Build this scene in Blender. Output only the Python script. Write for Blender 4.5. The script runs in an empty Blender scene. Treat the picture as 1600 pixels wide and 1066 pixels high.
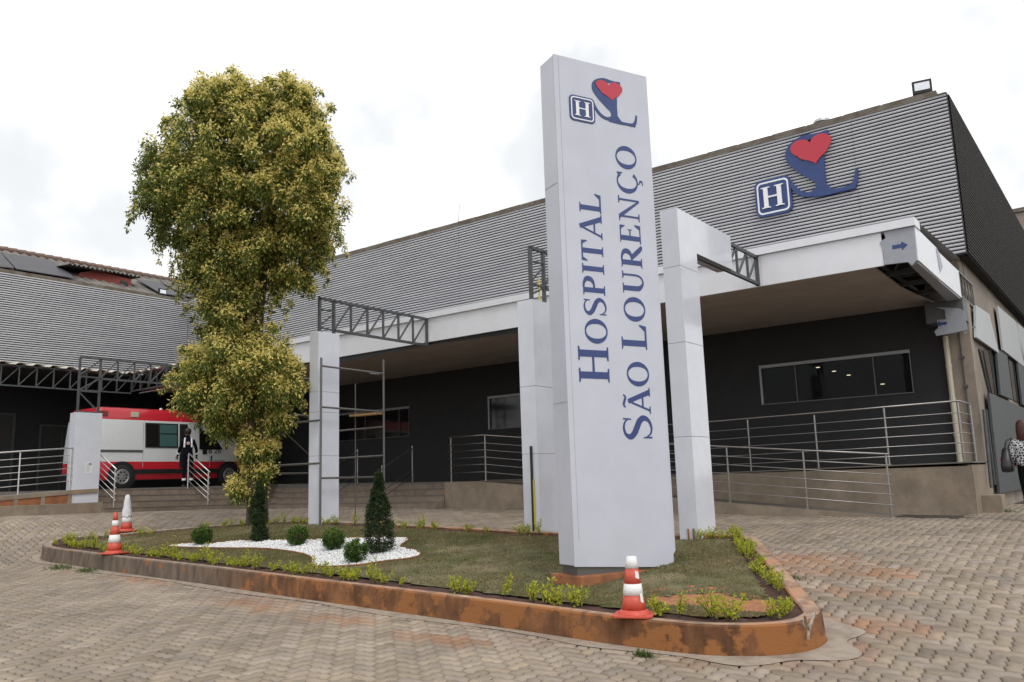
import bpy, bmesh, math, random
import numpy as np
from mathutils import Vector, Matrix
random.seed(7); rng = np.random.default_rng(7)
S = bpy.context.scene
C = S.collection
R = math.radians

# ------------------------------------------------------------------ camera
F = 1299.18 / 1600.0
MW = np.array([[0.7954, 0.6053, -0.031], [-0.1243, 0.1129, -0.9858], [-0.5932, 0.788, 0.165]])
u_, s_, v_ = np.linalg.svd(MW); MW = u_ @ v_            # rows: right, down, forward in world axes
cam = bpy.data.cameras.new('camera'); camo = bpy.data.objects.new('camera', cam); C.objects.link(camo)
cam.sensor_width = 36; cam.lens = 36 * F; cam.clip_end = 2000; cam.clip_start = .05
camo.matrix_world = Matrix([[MW[0][i], -MW[1][i], -MW[2][i], 0] for i in range(3)] + [[0, 0, 0, 1]])
S.camera = camo
S.render.resolution_x = 1024; S.render.resolution_y = 682

# ------------------------------------------------------------------ world and sun (bright overcast)
W = bpy.data.worlds.new('World'); S.world = W; W.use_nodes = True
nt = W.node_tree; nt.nodes.clear()
sky = nt.nodes.new('ShaderNodeTexSky'); sky.sky_type = 'NISHITA'; sky.sun_disc = False
SUN_EL, SUN_AZ = 52, 118            # azimuth measured from +Y towards +X
sky.sun_elevation = R(SUN_EL); sky.sun_rotation = R(SUN_AZ); sky.air_density = 1.0; sky.dust_density = 4.0
hsv = nt.nodes.new('ShaderNodeHueSaturation'); hsv.inputs['Saturation'].default_value = .12
tc = nt.nodes.new('ShaderNodeTexCoord'); nz = nt.nodes.new('ShaderNodeTexNoise')
nz.inputs['Scale'].default_value = 2.2; nz.inputs['Detail'].default_value = 5; nz.inputs['Roughness'].default_value = .55
cr = nt.nodes.new('ShaderNodeValToRGB')
cr.color_ramp.elements[0].position = .36; cr.color_ramp.elements[0].color = (9.0, 9.6, 10.1, 1)
cr.color_ramp.elements[1].position = .60; cr.color_ramp.elements[1].color = (17.5, 17.4, 17.1, 1)
ce = cr.color_ramp.elements.new(.45); ce.color = (10.8, 11.1, 11.4, 1)
mx = nt.nodes.new('ShaderNodeMixRGB'); mx.inputs[0].default_value = .78
bg = nt.nodes.new('ShaderNodeBackground'); bg.inputs[1].default_value = .1
wo = nt.nodes.new('ShaderNodeOutputWorld'); L = nt.links.new
L(tc.outputs['Generated'], nz.inputs['Vector']); L(nz.outputs['Fac'], cr.inputs[0])
L(sky.outputs[0], hsv.inputs['Color']); L(hsv.outputs[0], mx.inputs[1]); L(cr.outputs[0], mx.inputs[2])
L(mx.outputs[0], bg.inputs[0]); L(bg.outputs[0], wo.inputs[0])
sd = bpy.data.lights.new('sun', 'SUN'); sd.energy = 1.0; sd.angle = R(18); sd.color = (1, .975, .94)
so = bpy.data.objects.new('sun', sd); C.objects.link(so)
sv = Vector((math.cos(R(SUN_EL)) * math.sin(R(SUN_AZ)), math.cos(R(SUN_EL)) * math.cos(R(SUN_AZ)), math.sin(R(SUN_EL))))
so.rotation_euler = sv.to_track_quat('Z', 'Y').to_euler()
S.view_settings.view_transform = 'Standard'; S.view_settings.look = 'None'
S.view_settings.exposure = 0.0; S.view_settings.gamma = 1
S.render.engine = 'CYCLES'

# ------------------------------------------------------------------ survey helpers: a sight line of the photograph meets a real plane
def ray(x, y): return MW.T @ np.array([(x - 800) / (F * 1600), (y - 533) / (F * 1600), 1.0])
def aY(x, y, Y): r = ray(x, y); return r * Y / r[1]
def aX(x, y, X): r = ray(x, y); return r * X / r[0]
def aD(x, y, D): return ray(x, y) * D
_xi = [-200, 6, 8, 11.3, 14, 16.4, 18, 400]; _zi = [-1.78, -1.78, -1.74, -1.27, -1.03, -.95, -.93, -.93]
def sstep(a, b, x): t = np.clip((x - a) / (b - a), 0, 1); return t * t * (3 - 2 * t)
def gs(X, Y):                       # the yard: nearly level by the camera, rising to the building, higher on the left
    X = np.clip(np.asarray(X, float), -60, 20); Y = np.asarray(Y, float)
    z = sum(np.interp(Y + d, _xi, _zi) for d in (-.9, -.45, 0, .45, .9)) / 5 - .02 * X
    T = np.interp(Y, [0, 4, 7, 8.6, 11, 14.2, 16.2], [-1.5, -1.15, -.62, -.47, -.50, -.56, -.66])
    w = 1 - sstep(-21.6, -17.6, X); return z * (1 - w) + T * w
def onG(x, y, h=0.0):
    r = ray(x, y); t = np.linspace(1, 70, 14000); P = r[None] * t[:, None]
    return P[np.argmax(P[:, 2] < gs(P[:, 0], P[:, 1]) + h)]

# ------------------------------------------------------------------ materials
def mat(name, col, rough=.6, metal=0.0, col2=None, nscale=6.0, ndetail=6, thr=(.4, .65), bump=0.0, bscale=60.0,
        spec=.5, attr=None, var=.0, coat=0.0, stretch=None, col3=None, n3=2.0, thr3=(.5, .6)):
    m = bpy.data.materials.new(name); m.use_nodes = True; n = m.node_tree; b = n.nodes['Principled BSDF']; K = n.links.new
    b.inputs['Base Color'].default_value = (*col, 1); b.inputs['Roughness'].default_value = rough
    b.inputs['Metallic'].default_value = metal; b.inputs['Specular IOR Level'].default_value = spec
    b.inputs['Coat Weight'].default_value = coat
    g = n.nodes.new('ShaderNodeNewGeometry'); vec = g.outputs['Position']
    if stretch:
        mp = n.nodes.new('ShaderNodeMapping'); mp.inputs['Scale'].default_value = stretch; K(vec, mp.inputs[0]); vec = mp.outputs[0]
    src = None
    def noise(sc, det=6):
        t = n.nodes.new('ShaderNodeTexNoise'); t.inputs['Scale'].default_value = sc; t.inputs['Detail'].default_value = det
        t.inputs['Roughness'].default_value = .62; K(vec, t.inputs['Vector']); return t.outputs['Fac']
    def ramp(f, a, b_):
        q = n.nodes.new('ShaderNodeMapRange'); q.inputs['From Min'].default_value = a; q.inputs['From Max'].default_value = b_
        q.interpolation_type = 'SMOOTHSTEP'; K(f, q.inputs['Value']); return q.outputs[0]
    def mix(fac, a, c):
        q = n.nodes.new('ShaderNodeMixRGB'); K(fac, q.inputs[0])
        if isinstance(a, tuple): q.inputs[1].default_value = (*a, 1)
        else: K(a, q.inputs[1])
        if isinstance(c, tuple): q.inputs[2].default_value = (*c, 1)
        else: K(c, q.inputs[2])
        return q.outputs[0]
    if col2: src = mix(ramp(noise(nscale, ndetail), *thr), tuple(col), tuple(col2))
    if col3: src = mix(ramp(noise(n3, 7), *thr3), src if src else tuple(col), tuple(col3))
    if attr:
        a = n.nodes.new('ShaderNodeAttribute'); a.attribute_name = attr
        if src:
            q = n.nodes.new('ShaderNodeMixRGB'); q.blend_type = 'MULTIPLY'; q.inputs[0].default_value = 1
            K(src, q.inputs[1]); K(a.outputs['Color'], q.inputs[2]); src = q.outputs[0]
        else: src = a.outputs['Color']
    if var:
        q = n.nodes.new('ShaderNodeHueSaturation'); f = ramp(noise(nscale * 2.7), .3, .7)
        v = n.nodes.new('ShaderNodeMapRange'); v.inputs['To Min'].default_value = 1 - var; v.inputs['To Max'].default_value = 1 + var
        K(f, v.inputs['Value']); K(v.outputs[0], q.inputs['Value'])
        if src: K(src, q.inputs['Color'])
        else: q.inputs['Color'].default_value = (*col, 1)
        src = q.outputs[0]
    if src: K(src, b.inputs['Base Color'])
    if bump:
        bn = n.nodes.new('ShaderNodeBump'); bn.inputs['Strength'].default_value = bump; bn.inputs['Distance'].default_value = .02
        K(noise(bscale), bn.inputs['Height']); K(bn.outputs[0], b.inputs['Normal'])
    return m
def emit(name, col, st):
    m = mat(name, col); b = m.node_tree.nodes['Principled BSDF']
    b.inputs['Emission Color'].default_value = (*col, 1); b.inputs['Emission Strength'].default_value = st; return m
def glassy(name, tint, alpha=.35, rough=.03):
    m = mat(name, tint, rough, spec=.9); b = m.node_tree.nodes['Principled BSDF']; b.inputs['Alpha'].default_value = alpha; return m

M = {}
M['white'] = mat('white_panel', (.64, .66, .725), .12, var=.035, nscale=1.2, bump=.05, bscale=1.1, coat=.3)
M['sign_white'] = mat('sign_white', (.55, .565, .64), .2, var=.03, nscale=.8, bump=.03, bscale=.9)
M['fascia'] = mat('fascia_white', (.79, .80, .85), .3, col2=(.76, .765, .80), nscale=1.5, thr=(.45, .7), var=.02)
M['film'] = mat('grey_film', (.34, .355, .40), .35, var=.05, nscale=3)
M['filmw'] = mat('bright_film', (.88, .92, .97), .3, var=.03, nscale=3)
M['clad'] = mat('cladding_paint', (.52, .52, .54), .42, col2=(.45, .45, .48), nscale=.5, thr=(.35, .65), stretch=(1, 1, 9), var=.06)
M['clad_shaded'] = mat('cladding_shaded', (.045, .041, .039), .8, spec=.12, var=.1, nscale=2)  # darker copy of the sheet: shade of ribs seen edge-on painted in
M['dark_wall'] = mat('dark_wall', (.021, .021, .0225), .7, var=.12, nscale=1.5, bump=.1, bscale=40)
M['ceiling'] = mat('ceiling_pvc', (.42, .365, .325), .45, var=.08, nscale=.7)
M['steel'] = mat('painted_steel', (.075, .085, .09), .5, col2=(.06, .06, .06), nscale=9, var=.15)
M['inox'] = mat('stainless_steel', (.36, .34, .33), .33, metal=1, var=.08, nscale=5)
M['inox_skylit'] = mat('skylit_stainless', (.72, .70, .68), .3, metal=.85)  # paler stainless copy: sky glare on the left-hand rails painted in
M['inox_dull'] = mat('dull_tube_steel', (.16, .155, .15), .45, metal=.6, col2=(.2, .13, .09), nscale=14, thr=(.6, .75))
M['concrete'] = mat('concrete', (.29, .235, .175), .85, col2=(.20, .16, .12), nscale=1.6, thr=(.35, .7), bump=.25, bscale=45, var=.1,
                    col3=(.31, .20, .13), n3=.9, thr3=(.58, .75))
M['render'] = mat('beige_render', (.30, .25, .20), .85, col2=(.24, .20, .165), nscale=1.2, bump=.2, bscale=50, var=.08)
M['steps'] = mat('step_tiles', (.255, .20, .155), .75, col2=(.20, .158, .122), nscale=3, var=.1, bump=.1)
M['slab'] = mat('floor_slab', (.16, .145, .13), .7, var=.1, nscale=2)
M['kerb'] = mat('kerb_concrete', (.18, .14, .115), .88, col2=(.24, .18, .135), nscale=3.1, thr=(.42, .6), bump=.35, bscale=35, var=.14)
M['earth_orange'] = mat('orange_earth', (.38, .17, .08), .95, col2=(.27, .115, .055), nscale=9, bump=.5, bscale=50)
M['soil'] = mat('soil', (.085, .038, .026), .95, col2=(.05, .028, .022), nscale=7, bump=.6, bscale=70, var=.2)
M['rust'] = mat('brick_footing', (.33, .13, .055), .9, col2=(.22, .09, .045), nscale=5, bump=.4, bscale=60)
M['white_stone'] = mat('white_pebbles', (.80, .80, .80), .6, var=.1, nscale=20)
M['bark'] = mat('bark', (.085, .062, .047), .9, col2=(.05, .038, .03), nscale=6, stretch=(3, 3, .6), bump=.8, bscale=14, var=.2)
M['cone'] = mat('cone_orange', (.56, .085, .052), .5, var=.12, nscale=7)
M['band'] = mat('cone_white_band', (.78, .78, .77), .4, var=.06, nscale=9)
M['blue'] = mat('letter_blue', (.030, .055, .19), .35)
M['blue2'] = mat('logo_blue', (.028, .055, .185), .3, var=.1, nscale=2)
M['red'] = mat('heart_red', (.52, .035, .06), .35)
M['hwhite'] = mat('logo_white', (.85, .85, .86), .35)
M['roof'] = mat('fibre_cement', (.19, .175, .155), .9, col2=(.11, .10, .09), nscale=1.4, var=.15, stretch=(1, 1, 1))
M['flash'] = mat('roof_flashing', (.17, .15, .125), .8, col2=(.12, .09, .065), nscale=2.5, var=.15)
M['red_wood'] = mat('red_gable_wood', (.20, .035, .028), .7, var=.15)
M['solar'] = mat('solar_panel', (.055, .052, .062), .6, var=.08, nscale=1)
M['black'] = mat('black_plastic', (.012, .012, .013), .5)
M['tyre'] = mat('tyre_rubber', (.018, .018, .019), .8)
M['rim'] = mat('rim_metal', (.42, .42, .43), .35, metal=.7)
M['van_white'] = mat('van_white_paint', (.62, .64, .64), .25, var=.03, coat=.5)
M['van_red'] = mat('van_red_paint', (.50, .018, .03), .25, var=.05, coat=.5)
M['van_glass'] = mat('van_glass', (.06, .13, .12), .08, spec=.8)
M['glass'] = glassy('window_glass', (.012, .011, .011), .42)
M['glass'].node_tree.nodes['Principled BSDF'].inputs['Specular IOR Level'].default_value = .25
M['glass_dark'] = mat('dark_glass', (.012, .011, .011), .06, spec=.35)
M['alu'] = mat('aluminium_frame', (.30, .30, .30), .4, metal=.4)
M['alu_panel'] = mat('grey_composite_panel', (.075, .082, .085), .5, spec=.2, var=.1, nscale=1.3)
M['alu_light'] = mat('light_composite_panel', (.52, .55, .57), .3, metal=.3, var=.06, nscale=1.3)
M['yellow'] = mat('yellow_plastic', (.62, .50, .03), .5)
M['leaf_mirror'] = mat('painted_leaf_reflection', (.60, .28, .015), .4)  # yellowish leaf reflection painted onto the van's mirror
M['wood'] = mat('scaffold_plank', (.42, .26, .11), .8, var=.2, nscale=12)
M['paper'] = mat('paper_notice', (.78, .78, .78), .8)
M['grey_ink'] = mat('grey_ink', (.35, .35, .37), .8)
M['interior'] = mat('dark_interior', (.03, .028, .025), .9)
M['lampglow'] = emit('lamp_glow', (1, .86, .62), 3.5)
M['skin'] = mat('skin', (.36, .20, .14), .55)
M['hair'] = mat('dark_hair', (.02, .014, .012), .5)
M['hair_red'] = mat('reddish_hair', (.06, .018, .018), .5)
M['navy'] = mat('navy_uniform', (.006, .007, .012), .95, var=.15, spec=.1)
M['reflect'] = mat('reflective_tape', (.85, .86, .88), .3)
M['leggings'] = mat('black_leggings', (.006, .006, .007), .9, spec=.1)
M['bag'] = mat('black_bag', (.015, .014, .015), .4)
M['cable'] = mat('dark_cable', (.02, .02, .02), .6)
M['downpipe'] = mat('beige_pvc_pipe', (.52, .48, .38), .5)
M['leafcol'] = mat('foliage', (1, 1, 1), .55, attr='col', spec=.3)
def translucent(m, f=.35):
    n = m.node_tree; b = n.nodes['Principled BSDF']; o = n.nodes['Material Output']; t = n.nodes.new('ShaderNodeBsdfTranslucent'); x = n.nodes.new('ShaderNodeMixShader'); x.inputs[0].default_value = f
    n.links.new(b.inputs['Base Color'].links[0].from_socket, t.inputs[0]); n.links.new(b.outputs[0], x.inputs[1]); n.links.new(t.outputs[0], x.inputs[2]); n.links.new(x.outputs[0], o.inputs[0])
translucent(M['leafcol'], .45)
M['paver'] = mat('paver_concrete', (.335, .275, .215), .88, col2=(.27, .222, .176), nscale=1.1, thr=(.35, .65), attr='col', bump=.25, bscale=90, var=.1)
M['terrain'] = mat('joint_earth', (.045, .036, .03), .95, col2=(.07, .055, .042), nscale=5, bump=.3)
M['mortar'] = mat('mortar_apron', (.33, .275, .22), .9, col2=(.27, .21, .165), nscale=4, bump=.3, var=.1)

# ------------------------------------------------------------------ mesh builder
class MB:
    def __init__(s): s.v = []; s.f = []; s.m = []; s.c = []; s.smooth = False
    def add(s, vs, fs, mi=0, col=None):
        o = len(s.v); s.v += [tuple(map(float, p)) for p in vs]
        for f in fs: s.f.append([o + i for i in f]); s.m.append(mi); s.c.append(col)
        return s
    def box(s, x0, x1, y0, y1, z0, z1, mi=0):
        vs = [(x, y, z) for z in (z0, z1) for y in (y0, y1) for x in (x0, x1)]
        return s.add(vs, [(0, 2, 3, 1), (4, 5, 7, 6), (0, 1, 5, 4), (2, 6, 7, 3), (0, 4, 6, 2), (1, 3, 7, 5)], mi)
    def obox(s, p0, p1, w, h, up=(0, 0, 1), mi=0):      # a bar of section w x h from p0 to p1
        a = Vector(p0); b = Vector(p1); d = (b - a).normalized(); u = Vector(up)
        if abs(d.dot(u)) > .95: u = Vector((0, 1, 0)) if abs(d.y) < .9 else Vector((1, 0, 0))
        x = d.cross(u).normalized() * w / 2; y = x.cross(d).normalized() * h / 2
        vs = [q + i * x + j * y for q in (a, b) for j in (-1, 1) for i in (-1, 1)]
        return s.add(vs, [(0, 2, 3, 1), (4, 5, 7, 6), (0, 1, 5, 4), (2, 6, 7, 3), (0, 4, 6, 2), (1, 3, 7, 5)], mi)
    def tube(s, pts, r, n=8, mi=0, caps=True):
        P = [Vector(p) for p in pts]; k = len(P); rr = r if hasattr(r, '__len__') else [r] * k
        ref = Vector((0, 0, 1)); vs = []; x = None
        for i in range(k):
            d = (P[min(i + 1, k - 1)] - P[max(i - 1, 0)]).normalized()
            if x is None: x = d.cross(ref if abs(d.z) < .9 else Vector((0, 1, 0))).normalized()
            x = (x - d * x.dot(d)).normalized(); y = d.cross(x)
            vs += [P[i] + (x * math.cos(2 * math.pi * j / n) + y * math.sin(2 * math.pi * j / n)) * rr[i] for j in range(n)]
        fs = [(i * n + j, i * n + (j + 1) % n, (i + 1) * n + (j + 1) % n, (i + 1) * n + j) for i in range(k - 1) for j in range(n)]
        if caps: fs += [tuple(range(n))[::-1], tuple((k - 1) * n + j for j in range(n))]
        return s.add(vs, fs, mi)
    def prism(s, poly, off, mi=0):                       # polygon (3-D points) pushed along off
        a = [Vector(p) for p in poly]; o = Vector(off); n = len(a)
        return s.add(a + [p + o for p in a], [tuple(range(n))[::-1], tuple(range(n, 2 * n))] + [(i, (i + 1) % n, n + (i + 1) % n, n + i) for i in range(n)], mi)
    def lathe(s, prof, n=24, o=(0, 0, 0), mi=0, axis='z'):
        vs = []
        for r, z in prof:
            for j in range(n):
                c, q = r * math.cos(2 * math.pi * j / n), r * math.sin(2 * math.pi * j / n)
                p = (c, q, z) if axis == 'z' else ((z, c, q) if axis == 'x' else (c, z, q))
                vs.append((p[0] + o[0], p[1] + o[1], p[2] + o[2]))
        k = len(prof)
        fs = [(i * n + j, i * n + (j + 1) % n, (i + 1) * n + (j + 1) % n, (i + 1) * n + j) for i in range(k - 1) for j in range(n)]
        fs += [tuple(range(n))[::-1], tuple((k - 1) * n + j for j in range(n))]
        return s.add(vs, fs, mi)

def link(o, parent):
    C.objects.link(o)
    if parent: o.parent = parent
def root_loc(o):
    while o.parent: o = o.parent
    return o.location
def obj(name, mb, mats, parent=None, world=True, smooth=False, bevel=0):
    me = bpy.data.meshes.new(name)
    vs = np.array(mb.v, float)
    if world and parent is not None: vs = vs - np.array(root_loc(parent))[None]
    me.from_pydata(vs.tolist(), [], mb.f)
    for m in (mats if isinstance(mats, (list, tuple)) else [mats]): me.materials.append(m)
    me.polygons.foreach_set('material_index', mb.m)
    if smooth: me.polygons.foreach_set('use_smooth', [True] * len(mb.f))
    if any(c is not None for c in mb.c):
        at = me.color_attributes.new('col', 'FLOAT_COLOR', 'CORNER'); arr = []
        for f, c in zip(mb.f, mb.c): arr += list((*(c or (1, 1, 1)), 1)) * len(f)
        at.data.foreach_set('color', arr)
    bm = bmesh.new(); bm.from_mesh(me); bmesh.ops.recalc_face_normals(bm, faces=bm.faces)
    if bevel:
        es = [e for e in bm.edges if len(e.link_faces) == 2 and e.calc_face_angle(0) > .6]
        bmesh.ops.bevel(bm, geom=es, offset=bevel, segments=2, affect='EDGES', profile=.6)
    bm.to_mesh(me); bm.free()
    o = bpy.data.objects.new(name, me); link(o, parent); return o
def tag(o, label, cat, group=None, kind=None):
    if label: o['label'] = label
    if cat: o['category'] = cat
    if group: o['group'] = group
    if kind: o['kind'] = kind
    return o
def thing(name, label, cat, loc=(0, 0, 0), rz=0, group=None):
    o = bpy.data.objects.new(name, None); C.objects.link(o); o.location = loc; o.rotation_euler = (0, 0, rz)
    o.empty_display_size = .2
    return tag(o, label, cat, group)
def structure(o, label, cat): return tag(o, label, cat, kind='structure')
def dup(root, loc, rz=0, label=None, scale=1):
    r = root.copy(); C.objects.link(r); r.location = loc; r.rotation_euler = (0, 0, rz); r.scale = (scale,) * 3
    if label: r['label'] = label
    for ch in list(root.children):
        c = ch.copy(); C.objects.link(c); c.parent = r
        for g in list(ch.children):
            d = g.copy(); C.objects.link(d); d.parent = c
    return r
def fastmesh(name, V, Fq, mats, parent=None, cols=None, mi=None, smooth=False):
    """V (n,3), Fq (m,k) same-size faces, cols per face"""
    me = bpy.data.meshes.new(name); V = np.asarray(V, np.float32); Fq = np.asarray(Fq, np.int32); m, k = Fq.shape
    if parent is not None: V = V - np.array(root_loc(parent), np.float32)[None]
    me.vertices.add(len(V)); me.vertices.foreach_set('co', V.ravel())
    me.loops.add(m * k); me.loops.foreach_set('vertex_index', Fq.ravel())
    me.polygons.add(m); me.polygons.foreach_set('loop_start', np.arange(0, m * k, k, dtype=np.int32))
    me.polygons.foreach_set('loop_total', np.full(m, k, np.int32))
    for q in (mats if isinstance(mats, (list, tuple)) else [mats]): me.materials.append(q)
    if mi is not None: me.polygons.foreach_set('material_index', np.asarray(mi, np.int32))
    if smooth: me.polygons.foreach_set('use_smooth', np.ones(m, bool))
    if cols is not None:
        at = me.color_attributes.new('col', 'FLOAT_COLOR', 'CORNER')
        cc = np.concatenate([np.asarray(cols, np.float32), np.ones((m, 1), np.float32)], 1)
        at.data.foreach_set('color', np.repeat(cc, k, 0).ravel())
    me.update(calc_edges=True); me.validate()
    o = bpy.data.objects.new(name, me); link(o, parent); return o

def inpoly(P, poly):
    x, y = P[:, 0], P[:, 1]; ins = np.zeros(len(P), bool); n = len(poly)
    for i in range(n):
        x0, y0 = poly[i][:2]; x1, y1 = poly[(i + 1) % n][:2]
        c = ((y0 > y) != (y1 > y)); ins ^= c & (x < (x1 - x0) * (y - y0) / (y1 - y0 + 1e-12) + x0)
    return ins
def dpoly(P, poly):
    d = np.full(len(P), 1e9); n = len(poly)
    for i in range(n):
        a = np.array(poly[i][:2]); b = np.array(poly[(i + 1) % n][:2]); ab = b - a
        t = np.clip(((P[:, :2] - a) @ ab) / (ab @ ab + 1e-12), 0, 1); d = np.minimum(d, np.linalg.norm(P[:, :2] - a - t[:, None] * ab, axis=1))
    return d
def vnoise(P, sc, seed=0):                  # cheap smooth value noise, 2-D
    g = np.random.default_rng(seed).random((64, 64)); x = P[:, 0] * sc; y = P[:, 1] * sc
    xi = np.floor(x).astype(int); yi = np.floor(y).astype(int); fx = x - xi; fy = y - yi
    fx = fx * fx * (3 - 2 * fx); fy = fy * fy * (3 - 2 * fy); G = lambda a, b: g[a % 64, b % 64]
    return (G(xi, yi) * (1 - fx) + G(xi + 1, yi) * fx) * (1 - fy) + (G(xi, yi + 1) * (1 - fx) + G(xi + 1, yi + 1) * fx) * fy
def catmull(pts, n=8, closed=False):
    P = [np.array(p, float) for p in pts]; out = []; k = len(P)
    for i in range(k if closed else k - 1):
        p0 = P[(i - 1) % k] if (closed or i > 0) else P[0]; p1 = P[i]; p2 = P[(i + 1) % k]
        p3 = P[(i + 2) % k] if (closed or i + 2 < k) else P[-1]
        for j in range(n):
            t = j / n; out.append(.5 * ((2 * p1) + (-p0 + p2) * t + (2 * p0 - 5 * p1 + 4 * p2 - p3) * t * t + (-p0 + 3 * p1 - 3 * p2 + p3) * t ** 3))
    if not closed: out.append(P[-1])
    return np.array(out)

# ================================================================== GROUND
def sheet(x0, x1, y0, y1, st, dz=0.0):
    xs = np.arange(x0, x1 + st / 2, st); ys = np.arange(y0, y1 + st / 2, st)
    X, Y = np.meshgrid(xs, ys, indexing='ij'); V = np.stack([X.ravel(), Y.ravel(), gs(X.ravel(), Y.ravel()) + dz], 1)
    a = np.arange(len(xs) * len(ys)).reshape(len(xs), len(ys))
    return V, np.stack([a[:-1, :-1], a[1:, :-1], a[1:, 1:], a[:-1, 1:]], -1).reshape(-1, 4)
xs = np.concatenate([[-400, -150, -80, -60], np.arange(-50, 12, 1.0), [20, 60, 150, 400]])
ys = np.concatenate([[-400, -100, -30], np.arange(-10, 30, .5), [40, 80, 160, 400]])
X, Y = np.meshgrid(xs, ys, indexing='ij')
V = np.stack([X.ravel(), Y.ravel(), gs(X.ravel(), Y.ravel()) - .035], 1); a = np.arange(X.size).reshape(X.shape)
Fq = np.stack([a[:-1, :-1], a[1:, :-1], a[1:, 1:], a[:-1, 1:]], -1).reshape(-1, 4)
structure(fastmesh('ground', V, Fq, M['terrain'], smooth=True), 'dark earth showing in the joints between the pavers', 'ground')

# island outline (top outer edge of the kerb)
OUT_PX = [(67, 852), (74, 845), (100, 839), (180, 834), (270, 826), (370, 818), (460, 813), (560, 815), (640, 819), (740, 824), (830, 829), (940, 832), (1060, 834),
          (1150, 834), (1172, 835.5), (1185, 841), (1215, 874), (1245, 908), (1269, 936), (1281, 950), (1282, 958), (1262, 968), (1215, 975), (1148, 977), (1070, 974), (954, 962), (850, 949), (700, 930.5),
          (560, 914), (450, 901), (330, 886), (240, 876), (162, 867), (110, 860), (78, 856)]
KH = .28
OUT = np.array([onG(x, y, KH)[:2] for x, y in OUT_PX])
OUT = catmull(OUT, 4, True)
def offset_poly(P, d):
    n = len(P); T = np.roll(P, -1, 0) - np.roll(P, 1, 0); T /= np.linalg.norm(T, axis=1)[:, None] + 1e-9
    N = np.stack([-T[:, 1], T[:, 0]], 1); A = .5 * np.sum(P[:, 0] * np.roll(P[:, 1], -1) - np.roll(P[:, 0], -1) * P[:, 1])
    return P + N * d * (1 if A > 0 else -1)
KW = .17
INN = offset_poly(OUT, KW); LAWN = offset_poly(OUT, KW + .22)

# pavers: interlocking zigzag blocks laid in herringbone square to the building
pw = .140; a0 = .0165
def warp(p):       # p (...,2) in pattern units of pw
    x, y = p[..., 0], p[..., 1]
    tri = lambda t: np.clip(1.5 * np.sin(2 * np.pi * t), -1, 1)
    return np.stack([x + a0 / pw * tri(y + .0), y + a0 / pw * tri(x + .0)], -1)
def rect_pts(w, h):
    e = [];
    for i in range(w * 4): e.append((i / 4, 0))
    for i in range(h * 4): e.append((w, i / 4))
    for i in range(w * 4): e.append((w - i / 4, h))
    for i in range(h * 4): e.append((0, h - i / 4))
    return np.array(e)
th = R(1.5); rotm = np.array([[math.cos(th), -math.sin(th)], [math.sin(th), math.cos(th)]])
cells = []
N = 165
for i in range(-N, N):
    for j in range(-N, N):
        k = (i + j) % 4
        if k == 0: cells.append((i, j, 0))       # horizontal, covers i,i+1
        elif k == 2: cells.append((i, j, 1))     # vertical, covers j,j+1  (i-j = 2, then 1)
cells = np.array(cells); ctr = (cells[:, :2] + np.where(cells[:, 2:] == 0, [[1, .5]], [[.5, 1]])) * pw
wc = ctr @ rotm.T + np.array([-11.0, 9.0])
pc = np.array([MW @ np.array([x, y, z]) for x, y, z in zip(wc[:, 0], wc[:, 1], gs(wc[:, 0], wc[:, 1]))])
u = pc[:, 0] / np.maximum(pc[:, 2], .1) * F * 1600 + 800; vv = pc[:, 1] / np.maximum(pc[:, 2], .1) * F * 1600 + 533
keep = (pc[:, 2] > 1) & (u > -650) & (u < 2400) & (vv < 1500) & (wc[:, 1] < 22)
keep &= ~((wc[:, 0] < -2.7) & (wc[:, 1] > 16.45)) & ~((wc[:, 0] < -21.7) & (wc[:, 1] > 3))
keep &= ~(inpoly(wc, offset_poly(OUT, .05)))
cells = cells[keep]; wc = wc[keep]
Fn = []; cn_ = []; Vs = []; Fs = []; cols = []; off = 0
for o_, (w, h) in ((0, (2, 1)), (1, (1, 2))):
    cc = cells[cells[:, 2] == o_]; B = rect_pts(w, h); n = len(B); K = len(cc)
    P = cc[:, None, :2] + B[None]; Wp = warp(P)
    cen = warp((cc[:, :2] + np.array([w / 2, h / 2]))[:, None])[:, 0]
    gap = .050
    def shrink(g):
        D = B - np.array([w / 2, h / 2]); s = np.array([(w / 2 - g) / (w / 2), (h / 2 - g) / (h / 2)])
        return cen[:, None] + (Wp - cen[:, None]) * s[None, None]
    rings = [(shrink(gap), -.03), (shrink(gap), -.011), (shrink(gap + .05), 0.0)]
    rn = rng.random(K); tilt = (rng.random((K, 2)) - .5) * .03; dz = (rng.random(K) - .5) * .004
    allr = []
    for q, z in rings:
        xy = (q * pw) @ rotm.T + np.array([-11.0, 9.0]); c0 = (cen * pw) @ rotm.T + np.array([-11.0, 9.0])
        zz = gs(xy[..., 0].ravel(), xy[..., 1].ravel()).reshape(K, n) + z + dz[:, None] + ((xy - c0[:, None]) * tilt[:, None]).sum(-1)
        allr.append(np.concatenate([xy, zz[..., None]], -1))
    Vv = np.stack(allr, 1).reshape(-1, 3); base = off + np.arange(K)[:, None] * 3 * n; j = np.arange(n)
    c0 = (cen * pw) @ rotm.T + np.array([-11.0, 9.0])
    for r_ in (0, 1):
        q = np.stack([base + r_ * n + j, base + r_ * n + (j + 1) % n, base + (r_ + 1) * n + (j + 1) % n, base + (r_ + 1) * n + j], -1).reshape(-1, 4)
        Fs.append(q); cols.append(np.repeat(np.stack([rn, c0[:, 0], c0[:, 1]], 1), n, 0))
    Fn.append((base[:, :1] + 2 * n + j[None]).reshape(K, n)); cn_.append(np.stack([rn, c0[:, 0], c0[:, 1]], 1))
    Vs.append(Vv); off += len(Vv)
Vp = np.concatenate(Vs); Fp = np.concatenate(Fs); Fn = np.concatenate(Fn); ci = np.concatenate(cols + cn_)
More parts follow.
